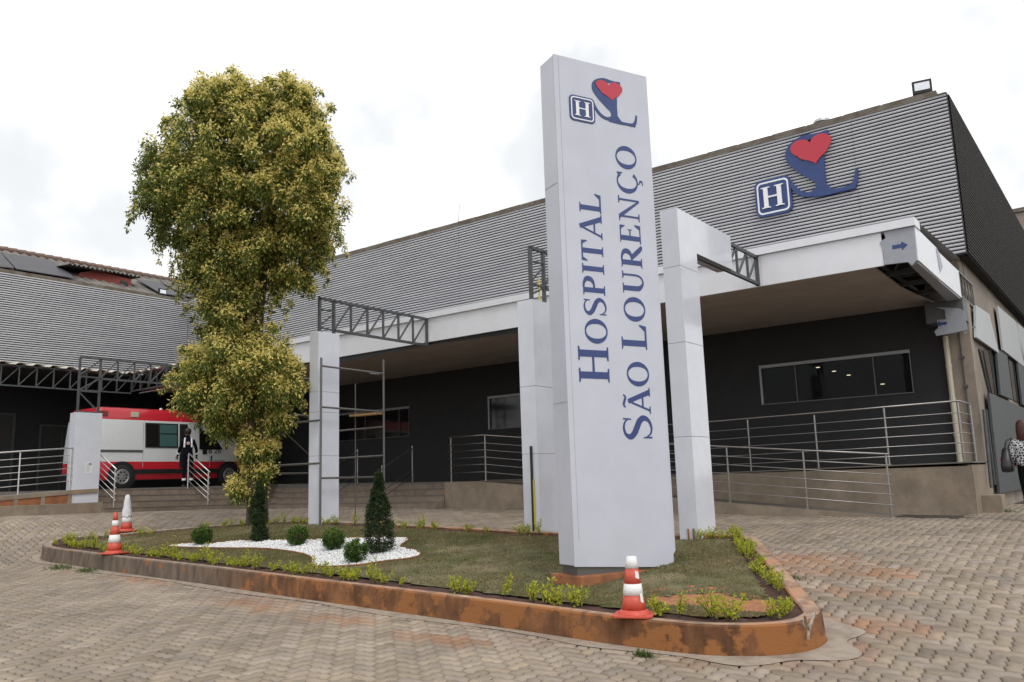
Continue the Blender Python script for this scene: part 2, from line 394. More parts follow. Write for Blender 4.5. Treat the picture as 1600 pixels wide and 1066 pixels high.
t = ci[:, 0]; Pq = ci[:, 1:]
val = .86 + .24 * t; odd = ((t * 7919) % 1)
cp = np.stack([val, val * (1 - .03 * odd), val * (1.04 - .14 * odd)], 1)
cp[odd > .96] *= .80
# orange clay trodden over the pavers in patches beside the kerb
def blob(P, px, py, rx, ry, seed, th_=.5):
    c = onG(px, py); d = np.hypot((P[:, 0] - c[0]) / rx, (P[:, 1] - c[1]) / ry); nn = vnoise(P, 3.1, seed) * .45 + vnoise(P, 8.3, seed + 1) * .55
    return np.clip((1.15 - d) * 1.3 + (nn - th_) * 1.6, 0, 1)
st = np.zeros(len(Pq))
for (px, py, rx, ry, sd_) in ((1240, 880, .9, .8, 3), (1330, 975, .8, .35, 5), (1300, 1010, .5, .3, 9), (400, 945, 1.1, .35, 11), (240, 905, 1.0, .3, 13), (520, 965, .8, .3, 17), (700, 1000, .9, .25, 18), (1380, 895, .5, .3, 21), (1350, 925, .6, .2, 23)):
    st = np.maximum(st, blob(Pq, px, py, rx, ry, sd_))
dk = dpoly(Pq, OUT); st = np.maximum(st, np.clip(1 - dk / .7, 0, 1) * np.clip(vnoise(Pq, 1.7, 31) * 2.2 - .9, 0, 1) * .8)
orange = np.array([1.12, .62, .38])
st = st * (.35 + .65 * ((t * 3571) % 1)); cp = cp * (1 - .75 * st[:, None]) + orange * .75 * st[:, None]
gr = np.clip(vnoise(Pq, .9, 41) * 2 - .9, 0, 1) * .14; cp *= (1 - gr)[:, None]
me = bpy.data.meshes.new('paving'); me.vertices.add(len(Vp)); me.vertices.foreach_set('co', Vp.astype(np.float32).ravel())
tot = np.concatenate([np.full(len(Fp), 4), np.full(len(Fn), Fn.shape[1])]).astype(np.int32); li = np.concatenate([Fp.ravel(), Fn.ravel()]).astype(np.int32)
me.loops.add(len(li)); me.loops.foreach_set('vertex_index', li); me.polygons.add(len(tot)); me.polygons.foreach_set('loop_start', (np.cumsum(tot) - tot).astype(np.int32)); me.polygons.foreach_set('loop_total', tot)
me.materials.append(M['paver']); at = me.color_attributes.new('col', 'FLOAT_COLOR', 'CORNER'); at.data.foreach_set('color', np.repeat(np.concatenate([cp, np.ones((len(cp), 1))], 1), tot, 0).astype(np.float32).ravel())
me.update(calc_edges=True); pvo = bpy.data.objects.new('paving', me); C.objects.link(pvo)
structure(pvo, 'interlocking zigzag concrete pavers over the whole yard', 'paving')

# kerb of the island
n = len(OUT); zk = gs(OUT[:, 0], OUT[:, 1]) + KH
zk = (zk + np.roll(zk, 1) + np.roll(zk, -1)) / 3
BOT = offset_poly(OUT, -.03); IN2 = INN
zin = gs(INN[:, 0], INN[:, 1]) + KH
kb = MB(); ringz = []
rs = [np.column_stack([BOT, gs(BOT[:, 0], BOT[:, 1]) - .06]), np.column_stack([offset_poly(OUT, -.005), zk - .018]), np.column_stack([offset_poly(OUT, .014), zk]),
      np.column_stack([offset_poly(OUT, KW - .015), zk - .004]), np.column_stack([INN, zk - .02]), np.column_stack([INN, zk - .2])]
v = np.concatenate(rs)
colk = lambda i: None
for r_ in range(len(rs) - 1):
    for i in range(n):
        j = (i + 1) % n; kb.f.append([r_ * n + i, r_ * n + j, (r_ + 1) * n + j, (r_ + 1) * n + i]); kb.m.append(1 if r_ >= 2 and r_ < 4 else 0); kb.c.append(None)
kb.v = [tuple(p) for p in v]
# kerb material: grey-brown render at the left, orange clay splashed over the right and the front
def kerb_mat(name, top):
    m = mat(name, (.13, .055, .022) if not top else (.34, .225, .16), .9, col2=(.19, .083, .032) if not top else (.30, .18, .12), nscale=2.2, thr=(.42, .62), bump=.35, bscale=35, var=.16)
    nt_ = m.node_tree; b = nt_.nodes['Principled BSDF']; K = nt_.links.new; src = b.inputs['Base Color'].links[0].from_socket
    g = nt_.nodes.new('ShaderNodeNewGeometry'); sx = nt_.nodes.new('ShaderNodeSeparateXYZ'); K(g.outputs['Position'], sx.inputs[0])
    mr = nt_.nodes.new('ShaderNodeMapRange'); mr.inputs['From Min'].default_value = -13; mr.inputs['From Max'].default_value = -7
    mr.inputs['To Min'].default_value = -.05; mr.inputs['To Max'].default_value = .075 if not top else .03; K(sx.outputs['X'], mr.inputs['Value'])
    t = nt_.nodes.new('ShaderNodeTexNoise'); t.inputs['Scale'].default_value = 2.6; t.inputs['Detail'].default_value = 9; t.inputs['Roughness'].default_value = .6; K(g.outputs['Position'], t.inputs['Vector'])
    ad = nt_.nodes.new('ShaderNodeMath'); K(t.outputs['Fac'], ad.inputs[0]); K(mr.outputs[0], ad.inputs[1])
    m2 = nt_.nodes.new('ShaderNodeMapRange'); m2.interpolation_type = 'SMOOTHSTEP'; m2.inputs['From Min'].default_value = .545; m2.inputs['From Max'].default_value = .60; K(ad.outputs[0], m2.inputs['Value'])
    gx = nt_.nodes.new('ShaderNodeMapRange'); gx.interpolation_type = 'SMOOTHSTEP'; gx.inputs['From Min'].default_value = -9.5; gx.inputs['From Max'].default_value = -13; K(sx.outputs['X'], gx.inputs['Value'])
    gr_ = nt_.nodes.new('ShaderNodeMixRGB'); K(gx.outputs[0], gr_.inputs[0]); K(src, gr_.inputs[1]); gr_.inputs[2].default_value = (.135, .10, .075, 1) if not top else (.27, .21, .165, 1)
    t2 = nt_.nodes.new('ShaderNodeTexNoise'); t2.inputs['Scale'].default_value = 5; t2.inputs['Detail'].default_value = 8; mpp = nt_.nodes.new('ShaderNodeMapping'); mpp.inputs['Scale'].default_value = (1.6, 1.6, .5); K(g.outputs['Position'], mpp.inputs[0]); K(mpp.outputs[0], t2.inputs['Vector'])
    hv = nt_.nodes.new('ShaderNodeHueSaturation'); vm = nt_.nodes.new('ShaderNodeMapRange'); vm.inputs['From Min'].default_value = .3; vm.inputs['From Max'].default_value = .7; vm.inputs['To Min'].default_value = .6; vm.inputs['To Max'].default_value = 1.45; K(t2.outputs['Fac'], vm.inputs['Value']); K(vm.outputs[0], hv.inputs['Value']); K(gr_.outputs[0], hv.inputs['Color']); src = hv.outputs[0]
    q = nt_.nodes.new('ShaderNodeMixRGB'); K(m2.outputs[0], q.inputs[0]); K(src, q.inputs[1]); q.inputs[2].default_value = (.29, .115, .035, 1) if not top else (.42, .22, .13, 1)
    K(q.outputs[0], b.inputs['Base Color']); return m
structure(obj('kerb', kb, [kerb_mat('kerb_side', False), kerb_mat('kerb_top', True)], smooth=False), 'orange-stained concrete kerb round the garden island', 'kerb')
kobj = bpy.data.objects['kerb']; pm = MB()
for a_, b_ in (((1257, 962), (1264, 985)), ((1273, 958), (1264, 985)), ((1264, 985), (1263, 1000)), ((1252, 968), (1256, 980))):
    A_ = onG(a_[0], a_[1], .25); B_ = onG(b_[0], b_[1], .12); nrm_ = np.array([.35, -.93])
    def face(pt, h):        # nearest point of the kerb face
        i_ = np.argmin(np.linalg.norm(BOT - pt[:2], axis=1)); return BOT[i_]
    r0 = ray(*a_); r1 = ray(*b_); jn = np.argmin(np.linalg.norm(BOT - onG(1264, 1004)[:2], axis=1)); c0_ = BOT[jn]; tg = BOT[(jn + 1) % n] - BOT[jn - 1]; tg /= np.linalg.norm(tg); nn2 = np.array([tg[1], -tg[0]]); nn2 *= np.sign(-(nn2 @ c0_)) ; c1_ = c0_ + nn2 * .012
    P0 = r0 * ((c1_ @ nn2) / (r0[:2] @ nn2)); P1 = r1 * ((c1_ @ nn2) / (r1[:2] @ nn2)); pm.obox(tuple(P0), tuple(P1), .018, .02, up=(nn2[0], nn2[1], 0))
obj('paint_mark', pm, mat('faded_white_paint', (.36, .31, .27), .9, col2=(.2, .14, .1), nscale=30), kobj)
# mortar apron
ap = MB(); A1 = offset_poly(OUT, -.03); wv = .15 + .05 * np.sin(np.arange(n) * .7)
A2 = np.array([offset_poly(OUT, -w)[i] for i, w in enumerate(wv)])
# a wider broken collar at the right-hand nose
cR = onG(1290, 1000)[:2]; dd = np.linalg.norm(OUT - cR, axis=1)
A2 = A2 + (A2 - A1) * (np.clip(1.5 - dd, 0, 1) * 1.4)[:, None]
for P_, dz_ in ((A1, .014), (A2, .006)): ap.v += [(p[0], p[1], float(gs(p[0], p[1])) + dz_) for p in P_]
for i in range(n): j = (i + 1) % n; ap.f.append([i, j, n + j, n + i]); ap.m.append(0); ap.c.append(None)
structure(obj('kerb_apron', ap, M['mortar']), 'strip of rough mortar along the foot of the kerb', 'mortar strip')

# island soil, lawn, gravel
def zs(X, Y):
    P = np.column_stack([np.ravel(X), np.ravel(Y)]); z = gs(P[:, 0], P[:, 1]) + KH - .035 + .03 * (vnoise(P, .8, 5) - .5)
    return z.reshape(np.shape(X)) if np.shape(X) else float(z[0])
def grid_in(poly, st, zfun, jit=0):
    lo = poly.min(0); hi = poly.max(0); xs = np.arange(lo[0], hi[0] + st, st); ys = np.arange(lo[1], hi[1] + st, st)
    X, Y = np.meshgrid(xs, ys, indexing='ij'); P = np.column_stack([X.ravel(), Y.ravel()]); a = np.arange(X.size).reshape(X.shape)
    q = np.stack([a[:-1, :-1], a[1:, :-1], a[1:, 1:], a[:-1, 1:]], -1).reshape(-1, 4)
    cen = P[q].mean(1); q = q[inpoly(cen, poly)]; used, inv = np.unique(q, return_inverse=True)
    P = P[used]; return np.column_stack([P, zfun(P[:, 0], P[:, 1])]), inv.reshape(-1, 4)
V, Fq = grid_in(offset_poly(OUT, .06), .08, lambda x, y: zs(x, y) + (vnoise(np.column_stack([x, y]), 9, 3) - .5) * .03)
structure(fastmesh('soil', V, Fq, M['soil'], smooth=True), 'dark red soil bed inside the kerb of the garden island', 'soil')
GR_PX = [(264, 854), (300, 849.5), (325, 850), (375, 844.5), (450, 845), (488, 844), (542, 840.5), (569, 840.5), (607, 840.5), (637, 843), (624, 855), (650, 861), (655, 867.5), (639, 873), (605, 876.5), (560, 882), (515, 884), (490, 882), (488, 871), (470, 864), (436, 858.5), (400, 856), (325, 856)]
GRV = catmull(np.array([onG(x, y, KH)[:2] for x, y in GR_PX]), 4, True)
lawn_m = mat('lawn_ground', (.105, .105, .045), .95, col2=(.18, .145, .08), nscale=1.3, thr=(.38, .68), bump=.5, bscale=120, var=.28, col3=(.17, .125, .07), n3=2.6, thr3=(.56, .72))
V, Fq = grid_in(LAWN, .05, lambda x, y: zs(x, y) + .022 + (vnoise(np.column_stack([x, y]), 14, 4) - .5) * .012)
cen = V[Fq].mean(1)
# the bare orange patch near the nose of the island and the gravel bed stay free of turf
bare_c = onG(1120, 938, KH)[:2]
bare = np.hypot((cen[:, 0] - bare_c[0]) / .75, (cen[:, 1] - bare_c[1]) / .32) + (vnoise(cen[:, :2], 5, 8) - .5) * .9 < 1
k_ = ~inpoly(cen, GRV) & ~bare
structure(fastmesh('lawn', V, Fq[k_], lawn_m, smooth=True), 'patchy young turf covering the garden island', 'lawn')
V2, F2 = grid_in(LAWN, .05, lambda x, y: zs(x, y) + .006 + (vnoise(np.column_stack([x, y]), 12, 9) - .5) * .02)
c2 = V2[F2].mean(1); b2 = np.hypot((c2[:, 0] - bare_c[0]) / .95, (c2[:, 1] - bare_c[1]) / .5) < 1.25
structure(fastmesh('bare_earth', V2 + [0, 0, .012], F2[b2], M['earth_orange'], smooth=True), 'bare orange earth patch near the round end of the island', 'earth')
# grass blades
lo = LAWN.min(0); hi = LAWN.max(0); P = rng.random((230000, 2)) * (hi - lo) + lo
P = P[inpoly(P, LAWN) & ~inpoly(P, GRV)]
P = P[~(np.hypot((P[:, 0] - bare_c[0]) / .75, (P[:, 1] - bare_c[1]) / .32) + (vnoise(P, 5, 8) - .5) * .9 < 1)]
dens = vnoise(P, 1.1, 12) * .6 + vnoise(P, 4, 13) * .4; P = P[rng.random(len(P)) < np.clip(dens * 2.0 - .35, .12, 1)]
K = len(P); z = zs(P[:, 0], P[:, 1]) + .02; an = rng.random(K) * 6.28; hh = .014 + .02 * rng.random(K); ww = .004 + .003 * rng.random(K)
ln = (rng.random((K, 2)) - .5) * .04; dx = np.cos(an) * ww; dy = np.sin(an) * ww
Vg = np.stack([np.column_stack([P[:, 0] - dx, P[:, 1] - dy, z]), np.column_stack([P[:, 0] + dx, P[:, 1] + dy, z]), np.column_stack([P[:, 0] + ln[:, 0], P[:, 1] + ln[:, 1], z + hh])], 1).reshape(-1, 3)
br = np.clip(vnoise(P, 1.6, 15) * .8 + vnoise(P, 7, 16) * .5 + (rng.random(K) - .5) * .5 - .02, 0, 1)[:, None]
cg = np.array([.12, .145, .042]) * (1 - br) + np.array([.28, .215, .115]) * br
tag(fastmesh('grass', Vg, np.arange(K * 3).reshape(-1, 3), M['leafcol'], cols=cg * (.8 + .5 * rng.random((K, 1)))), 'short patchy grass blades growing on the garden island', 'grass', kind='stuff')
# gravel
V, Fq = grid_in(GRV, .04, lambda x, y: zs(x, y) + .02)
structure(fastmesh('gravel_base', V, Fq, M['white_stone'], smooth=True), 'bed under the white pebbles on the island', 'gravel bed')
lo = GRV.min(0); hi = GRV.max(0); P = rng.random((20000, 2)) * (hi - lo) + lo; P = P[inpoly(P, GRV)]; K = len(P)
oct_v = np.array([[1, 0, 0], [-1, 0, 0], [0, 1, 0], [0, -1, 0], [0, 0, 1], [0, 0, -1.]]); oct_f = np.array([[0, 2, 4], [2, 1, 4], [1, 3, 4], [3, 0, 4], [2, 0, 5], [1, 2, 5], [3, 1, 5], [0, 3, 5]])
sc = (.011 + .013 * rng.random((K, 1, 1))) * np.array([1, 1, .6]) * (.7 + .6 * rng.random((K, 1, 3))); an = rng.random(K) * 6.28
vv_ = oct_v[None] * sc; ca, sa = np.cos(an)[:, None], np.sin(an)[:, None]
vv_ = np.stack([vv_[..., 0] * ca - vv_[..., 1] * sa, vv_[..., 0] * sa + vv_[..., 1] * ca, vv_[..., 2]], -1)
vv_ += np.column_stack([P, zs(P[:, 0], P[:, 1]) + .026 + .018 * rng.random(K)])[:, None]
tag(fastmesh('white_gravel', vv_.reshape(-1, 3), (np.arange(K)[:, None, None] * 6 + oct_f[None]).reshape(-1, 3), M['white_stone']), 'white pebbles spread in a curved bed under the round bushes', 'gravel', kind='stuff')
e = MB(); pts = [(p[0], p[1], zs(p[0], p[1]) + .035) for p in offset_poly(GRV, -.01)]; e.tube(pts + [pts[0], pts[1]], .012, 5)
tag(obj('lawn_edging', e, M['rust']), 'thin brown edging strip round the white pebble bed', 'edging')

# ================================================================== HOSPITAL BUILDING
YW = 19.39; YC = 19.05; XB = -2.66; XC = -2.5; ZT = 7.86; ZB = 4.33; XL = -31.18; XO = -27.45; YF = 14.72
bld = thing('hospital_building', 'long hospital building clad in grey corrugated sheet above a dark ground floor', 'building', (-15, YW, 0))
def wallx(mb, x0, x1, z0, z1, holes, y0=YW, y1=YW + .2):           # a wall along X with rectangular openings
    cur = x0
    for a, b, c, d in sorted(holes):
        mb.box(cur, a, y0, y1, z0, z1); mb.box(a, b, y0, y1, z0, c); mb.box(a, b, y0, y1, d, z1); cur = b
    mb.box(cur, x1, y0, y1, z0, z1)
WIN = [(-7.2, -3.85, 1.58, 2.52), (-15.56, -12.2, 1.50, 2.49), (-23.6, -18.82, 1.5, 2.46), (-28.6, -26.2, .02, 2.15)]
mb = MB(); wallx(mb, XL, -3.17, -1.0, 4.4, WIN); obj('ground_floor_wall', mb, M['dark_wall'], bld)
def corrug(p0, d, L, z0, z1, nrm, pitch=.0805, nseg=1):
    """horizontal ribs: flat face, slanting lip, deep groove"""
    prof = []; k = int(round((z1 - z0) / pitch)); pt = (z1 - z0) / k
    for i in range(k):
        z = z0 + i * pt; prof += [(z, .0), (z + pt * .30, .0), (z + pt * .34, .040), (z + pt * .96, .048)]
    prof.append((z1, .0)); V = []; Fq = []
    p0 = np.array(p0, float); d = np.array(d, float); nrm = np.array(nrm, float)
    for s in range(nseg + 1):
        for z, o in prof: V.append(p0 + d * L * s / nseg + nrm * o + np.array([0, 0, z]))
    m_ = len(prof)
    for s in range(nseg):
        for i in range(m_ - 1): Fq.append((s * m_ + i, (s + 1) * m_ + i, (s + 1) * m_ + i + 1, s * m_ + i + 1))
    global CMI; CMI = [0 if i % 4 == 2 else 1 for s in range(nseg) for i in range(m_ - 1)]  # groove and lip faces take the painted shade colour
    return np.array(V), np.array(Fq)
M['clad_lap'] = mat('cladding_lap', (.40, .40, .42), .45)
M['clad_shade'] = mat('cladding_groove_shade', (.035, .034, .038), .6)  # near-black colour paints in the shadow lines under the ribs
V, Fq = corrug((XL, YC, 0), (1, 0, 0), XC - XL, ZB, ZT, (0, -1, 0)); fastmesh('upper_cladding', V, Fq, [M['clad'], M['clad_shade']], bld, mi=CMI)
V, Fq = corrug((XC, YC - .03, 0), (0, 1, 0), 26, ZB, ZT - .03, (1, 0, 0)); o = fastmesh('side_cladding', V, Fq, [M['clad_shaded'], M['interior']], bld, mi=CMI); o['label'] = 'shade-darkened ribbed cladding on the side wall'
mb = MB()
for x_ in np.arange(XL + 3.1, XC - 1, 5.9):
    for i_ in range(44): z_ = ZB + i_ * (ZT - ZB) / 44; mb.box(x_, x_ + .025, YC - .0505, YC - .047, z_ + .035, z_ + .077)
lp_ = obj('sheet_lap', mb, M['clad_lap'], bld); lp_['kind'] = 'stuff'
mb = MB(); mb.box(XL + .1, XC - .06, YC + .012, YC + .3, ZB + .02, ZT - .02); mb.box(XC - .4, XC - .012, YC + .31, YC + 26, ZB + .02, ZT - .05)
obj('cladding_backing', mb, M['interior'], bld)
mb = MB(); mb.box(XC - .005, XC + .02, YC - .045, YC - .03, ZB, ZT + .01); obj('corner_trim', mb, M['clad_shade'], bld)
mb = MB(); mb.box(XL, XC - .2, YC + .02, YC + .35, ZT + .03, ZT + .16); mb.box(XL, XC, YC - .06, YC + .05, ZT, ZT + .03)
obj('roof_edge', mb, [M['flash']], bld)
mb = MB()
for i in range(33):                                        # ridge tiles lying on the flashing
    x = XL + .5 + i * .84; mb.box(x, min(x + .8, XC - .22), YC + .06, YC + .3, ZT + .16, ZT + .185 + .006 * (i % 2))
obj('roof_capping', mb, M['roof'], bld)
mb = MB(); mb.add([(XL, YC + .35, ZT + .1), (XC - .3, YC + .35, ZT + .1), (XC - .3, YC + 26, ZT - .1), (XL, YC + 26, ZT - .1)], [(0, 1, 2, 3)]); obj('roof', mb, M['roof'], bld)
# pillar of bare render at the corner, its side wall and the beige band under the side cladding
mb = MB(); mb.box(-3.17, XB, YW - .03, YW + .4, -1.05, 3.4); obj('corner_pillar', mb, M['render'], bld)
mb = MB(); mb.box(-3.0, XB - .03, YW + .4, YW + 26, -1.2, 4.4); obj('side_wall', mb, M['render'], bld)
mb = MB(); mb.box(-3.4, XB - .04, YW - .1, YW + .38, 3.42, 4.4); obj('beam_head', mb, M['render'], bld)
# right-hand window: a real opening into a dim room
def window(rect, mull, glass, frame_w=.05, y=YW, head=.07):
    a, b, c, d = rect; f = MB()
    f.box(a, b, y - .03, y + .09, d - head, d); f.box(a, b, y - .03, y + .09, c, c + .018, 1); f.box(a, a + frame_w, y - .028, y + .088, c + .018, d - head); f.box(b - .02, b, y - .028, y + .088, c + .018, d - head, 1)
    for m_ in mull: f.box(m_ - .01, m_ + .01, y + .0, y + .06, c + .018, d - head, 1)
    w = obj('window', f, [M['alu'], M['inox_dull']], bld); g = MB(); g.box(a + .02, b - .02, y + .03, y + .036, c + .02, d - .03); obj('pane', g, glass, w); return w
window(WIN[0], [-6.35, -4.62], M['glass']); window(WIN[1], [-14.3], M['glass_dark']); window(WIN[2], [-19.3, -20.9], M['glass_dark'])
w = window(WIN[3], [-27.4], M['glass_dark']); w['label'] = 'glazed door left of the scaffold'
mb = MB(); x0, x1 = -9, -3.1; mb.box(x0, x1, YW + .22, YW + .3, .0, 1.5); mb.box(x0, x1, 24.6, 24.7, 0, 3.2); mb.box(x0, x1, YW + .22, 24.6, 3.1, 3.2); mb.box(x0, x1, YW + .22, 24.6, -.1, 0); mb.box(x0, x0 + .1, YW + .3, 24.6, 0, 3.1)
mb.box(-5.9, -5.45, 22.8, 23.2, 0, 3.1, 1)
obj('room', mb, [M['interior'], mat('room_column', (.10, .11, .13), .6)], bld)
for i, (px, py) in enumerate(((1278, 574), (1303, 580), (1326, 586), (1346, 591), (1364, 596), (1379, 600))):
    p = aY(px, py, 20.8 + .15 * i); r = p * (3.09 / p[2]) if p[2] > .1 else p
    r = ray(px, py); r = r * 3.08 / r[2]
    if r[1] > 24.3: r = aY(px, py, 24.2)
    mb = MB(); mb.lathe([(.0, -.01), (.055, -.01), (.055, .0)], 10, tuple(r)); obj('downlight', mb, M['lampglow'], bld)
# downpipe, conduit
mb = MB(); mb.tube([(-3.12, YW - .08, .05), (-3.12, YW - .08, 2.7)], .055, 10)
for z in (.6, 1.35, 2.05): mb.tube([(-3.12, YW - .08, z), (-3.12, YW - .08, z + .05)], .064, 10)
obj('downpipe', mb, M['downpipe'], bld)
mb = MB(); mb.tube([(-2.86, YW - .06, .05), (-2.86, YW - .06, 2.75)], .016, 6)
for z in (.9, 1.6, 2.2): mb.box(-2.89, -2.81, YW - .09, YW - .035, z, z + .05)
obj('conduit', mb, M['steel'], bld)
# side wall panels, openings and pipes
def sidequad(mb, pts, X, th=.05, mi=0):
    P = [aX(x, y, X) for x, y in pts]; mb.prism([(p[0], p[1], p[2]) for p in P], (-th, 0, 0), mi)
XS = XB + .06
mb = MB(); sidequad(mb, [(1525, 477), (1546, 491), (1561, 552), (1526, 527)], XS + .02); o = obj('wall_panel', mb, M['alu_light'], bld)
mb = MB(); sidequad(mb, [(1559, 478), (1588, 503), (1600, 560), (1600, 573), (1568, 547)], XS + .02); sidequad(mb, [(1589, 504), (1640, 548), (1650, 630), (1601, 573)], XS + .02); obj('wall_panel', mb, M['alu_light'], bld)
mb = MB(); sidequad(mb, [(1557, 544), (1574, 556), (1583, 625), (1564, 617)], XS + .01); sidequad(mb, [(1590, 566), (1640, 605), (1655, 660), (1598, 632)], XS + .01); obj('wall_panel', mb, M['alu_panel'], bld)
mb = MB(); sidequad(mb, [(1546, 614), (1600, 638), (1680, 675), (1700, 745), (1563, 771)], XS + .03); o = obj('wall_panel', mb, M['alu_panel'], bld)
mb = MB(); sidequad(mb, [(1530, 545), (1556, 549), (1564, 617), (1546, 613)], XB + .002, .02); obj('side_window', mb, M['glass_dark'], bld); mb = MB(); sidequad(mb, [(1575, 556), (1589, 562), (1598, 632), (1584, 625)], XB + .004, .02); obj('side_window', mb, M['glass_dark'], bld)
mb = MB()
for px0, px1 in ((1531, 1546), (1536, 1550), (1545, 1556)):
    p = aX(px0, 548, XS); q = aX(px1, 614 if px0 == 1531 else 616, XS); mb.obox(p, q, .03, .03)
p = aX(1537, 640, XS + .02); q = aX(1549, 762, XS + .02); mb.tube([p, q], .03, 8)
p = aX(1541, 640, XS + .04); q = aX(1555, 758, XS + .04); mb.obox(p, q, .03, .06)
obj('side_post', mb, M['steel'], bld)
mb = MB(); p = aX(1543, 781, XB + .1); mb.box(XB + .0, XB + .34, p[1] + .0, p[1] + .45, float(gs(XB, p[1])) - .1, float(gs(XB, p[1])) + .32); obj('pillar_plinth', mb, M['concrete'], bld, bevel=.01)
# roof floodlight and vent hood
def floodlight(name, label, loc, rz, s=1):
    t_ = thing(name, label, 'floodlight', loc, rz)
    b = MB(); b.box(-.17 * s, .17 * s, -.04, .05, .05, .30 * s); b.obox((0, 0, 0), (0, 0, .06), .05, .05); obj('housing', b, M['black'], t_, world=False, bevel=.008)
    g = MB(); g.box(-.13 * s, .13 * s, -.05, -.041, .10 * s, .25 * s); obj('lens', g, M['filmw'], t_, world=False); return t_
p = aY(1441, 140, YC + .15); floodlight('floodlight', 'square black floodlight on the roof edge above the cladding corner', (p[0], p[1], ZT + .17), R(12), 1.15)
p = aY(1284, 188, YC + .8); v_h = thing('roof_vent', 'small rusty vent hood behind the roof edge above the wall logo', 'vent', (p[0], p[1], p[2] - .25))
mb = MB(); mb.lathe([(.12, 0), (.12, .16), (.22, .17), (.19, .24), (.08, .29), (.0, .30)], 14); obj('hood', mb, M['rim'], v_h, world=False)
mb = MB(); mb.lathe([(.09, -.2), (.09, .02)], 10); obj('duct', mb, M['flash'], v_h, world=False)
tr = MB(); p = aY(716, 332, YC + .1); tr.tube([(p[0], p[1], ZT + .1), (p[0] + .05, p[1], ZT + .75)], .008, 5)
tag(obj('antenna_rod', tr, M['steel']), 'thin lightning rod standing on the roof edge', 'antenna')

# ---- left wing
wing = thing('hospital_wing', 'left wing clad in grey corrugated sheet under a tiled roof with solar panels', 'building', (XL, 12, 0))
V, Fq = corrug((XL, 2.0, 0), (0, 1, 0), YC - 2.0, ZB - .1, 7.72, (1, 0, 0)); fastmesh('upper_cladding', V, Fq, [M['clad'], M['clad_shade']], wing, mi=CMI)
mb = MB(); mb.box(XL - .3, XL - .012, 2, YC, ZB - .05, 7.68); obj('cladding_backing', mb, M['interior'], wing)
mb = MB(); mb.box(XL - .2, XL, 2, YC + .3, -1, 4.3); obj('ground_floor_wall', mb, M['dark_wall'], wing)
mb = MB(); mb.box(XL - .25, XL + .02, 2, YC, 7.725, 7.86); mb.box(XL, XL + .05, YC - .07, YC - .04, ZB, 7.72); obj('roof_edge', mb, M['flash'], wing)
# corrugated roof slope up to the ridge
V = []; Fq = []; xr, zr = -36.4, 9.95; nn = 420; ys_ = np.linspace(1, 24, nn)
for i, y in enumerate(ys_):
    o_ = .05 * math.sin(y * 2 * math.pi / .177 * .5); V += [(XL - .25, y, 7.78 + o_), (xr, y, zr + o_)]
for i in range(nn - 1): Fq.append((2 * i, 2 * i + 2, 2 * i + 3, 2 * i + 1))
fastmesh('roof', V, Fq, M['roof'], wing)
mb = MB()
for i in range(64): y = 1 + i * .36; mb.tube([(xr, y, zr + .05), (xr, y + .38, zr + .05 + .015)], [.10, .12], 8)
obj('ridge_tiles', mb, mat('ridge_tile', (.20, .13, .10), .9, var=.2, nscale=3), wing)
slope = (zr - 7.78) / (XL - .25 - xr)
def roofp(px, py, up=.12):                      # sight line meets the roof slope
    r = ray(px, py); t_ = (7.78 + up + slope * (XL - .25)) / (r[2] + slope * r[0]); return r * t_
for quad in ([(0, 396), (22, 420), (-120, 405), (-140, 381)], [(2, 396), (82, 409), (118, 436), (25, 421)], [(213, 437), (246, 442), (290, 465), (250, 459)], [(249, 440), (300, 450), (330, 468), (291, 464)]):
    P = [roofp(x, y) for x, y in quad]; mb = MB(); mb.prism([tuple(p) for p in P], (0, 0, .035)); obj('solar_panel', mb, M['solar'], wing)
# dormer
a_ = roofp(118, 432, .0); b_ = roofp(206, 449, 0.0)
mb = MB(); mb.prism([(a_[0] - .05, a_[1], a_[2] - .15), (b_[0] - .05, b_[1], b_[2] - .15), (b_[0] - .05, b_[1], b_[2] + .34), (a_[0] - .05, a_[1] + .9, a_[2] + .42), (a_[0] - .05, a_[1] + .2, a_[2] + .2)], (-2.2, 0, 0))
dm = obj('dormer', mb, M['red_wood'], wing)
mb = MB(); mb.prism([(a_[0] - .03, a_[1] + .9, a_[2] + .03), (b_[0] - .03, b_[1] - .15, b_[2] + .03), (b_[0] - .03, b_[1] - .15, b_[2] + .20), (a_[0] - .03, a_[1] + .9, a_[2] + .22)], (-.06, 0, 0)); obj('dormer_vent', mb, M['black'], dm)
V = []; Fq = []; nn = 60; ys_ = np.linspace(a_[1] - .5, b_[1] + .35, nn)
for i, y in enumerate(ys_):
    o_ = .045 * math.sin(y * 2 * math.pi / .177); zz = a_[2] + .39; V += [(a_[0] + .35, y, zz + o_ - .02), (a_[0] - 2.6, y, zz + .25 + o_)]
for i in range(nn - 1): Fq.append((2 * i, 2 * i + 2, 2 * i + 3, 2 * i + 1))
fastmesh('dormer_roof', V, Fq, M['roof'], dm)
p = aX(256, 458, XL); floodlight('floodlight', 'small floodlight on the parapet of the left wing beside the tree', (XL - .1, p[1], 7.86), R(90), 1.0)
# dark glazed door frames on the wing's ground floor
for (ya, yb, z1) in ((9.5, 12.6, 2.75), (13.4, 15.0, 2.4)):
    mb = MB(); x = XL + .03; mb.box(x, x + .05, ya, ya + .07, .1, z1); mb.box(x, x + .05, yb - .07, yb, .1, z1); mb.box(x, x + .05, ya, yb, z1, z1 + .07); mb.box(x, x + .04, (ya + yb) / 2 - .02, (ya + yb) / 2 + .02, .1, z1)
    d_ = obj('glass_door', mb, M['steel'], wing); g = MB(); g.box(x + .01, x + .016, ya + .05, yb - .05, .12, z1); obj('pane', g, mat('door_glass', (.05, .055, .05), .12, spec=.7), d_)
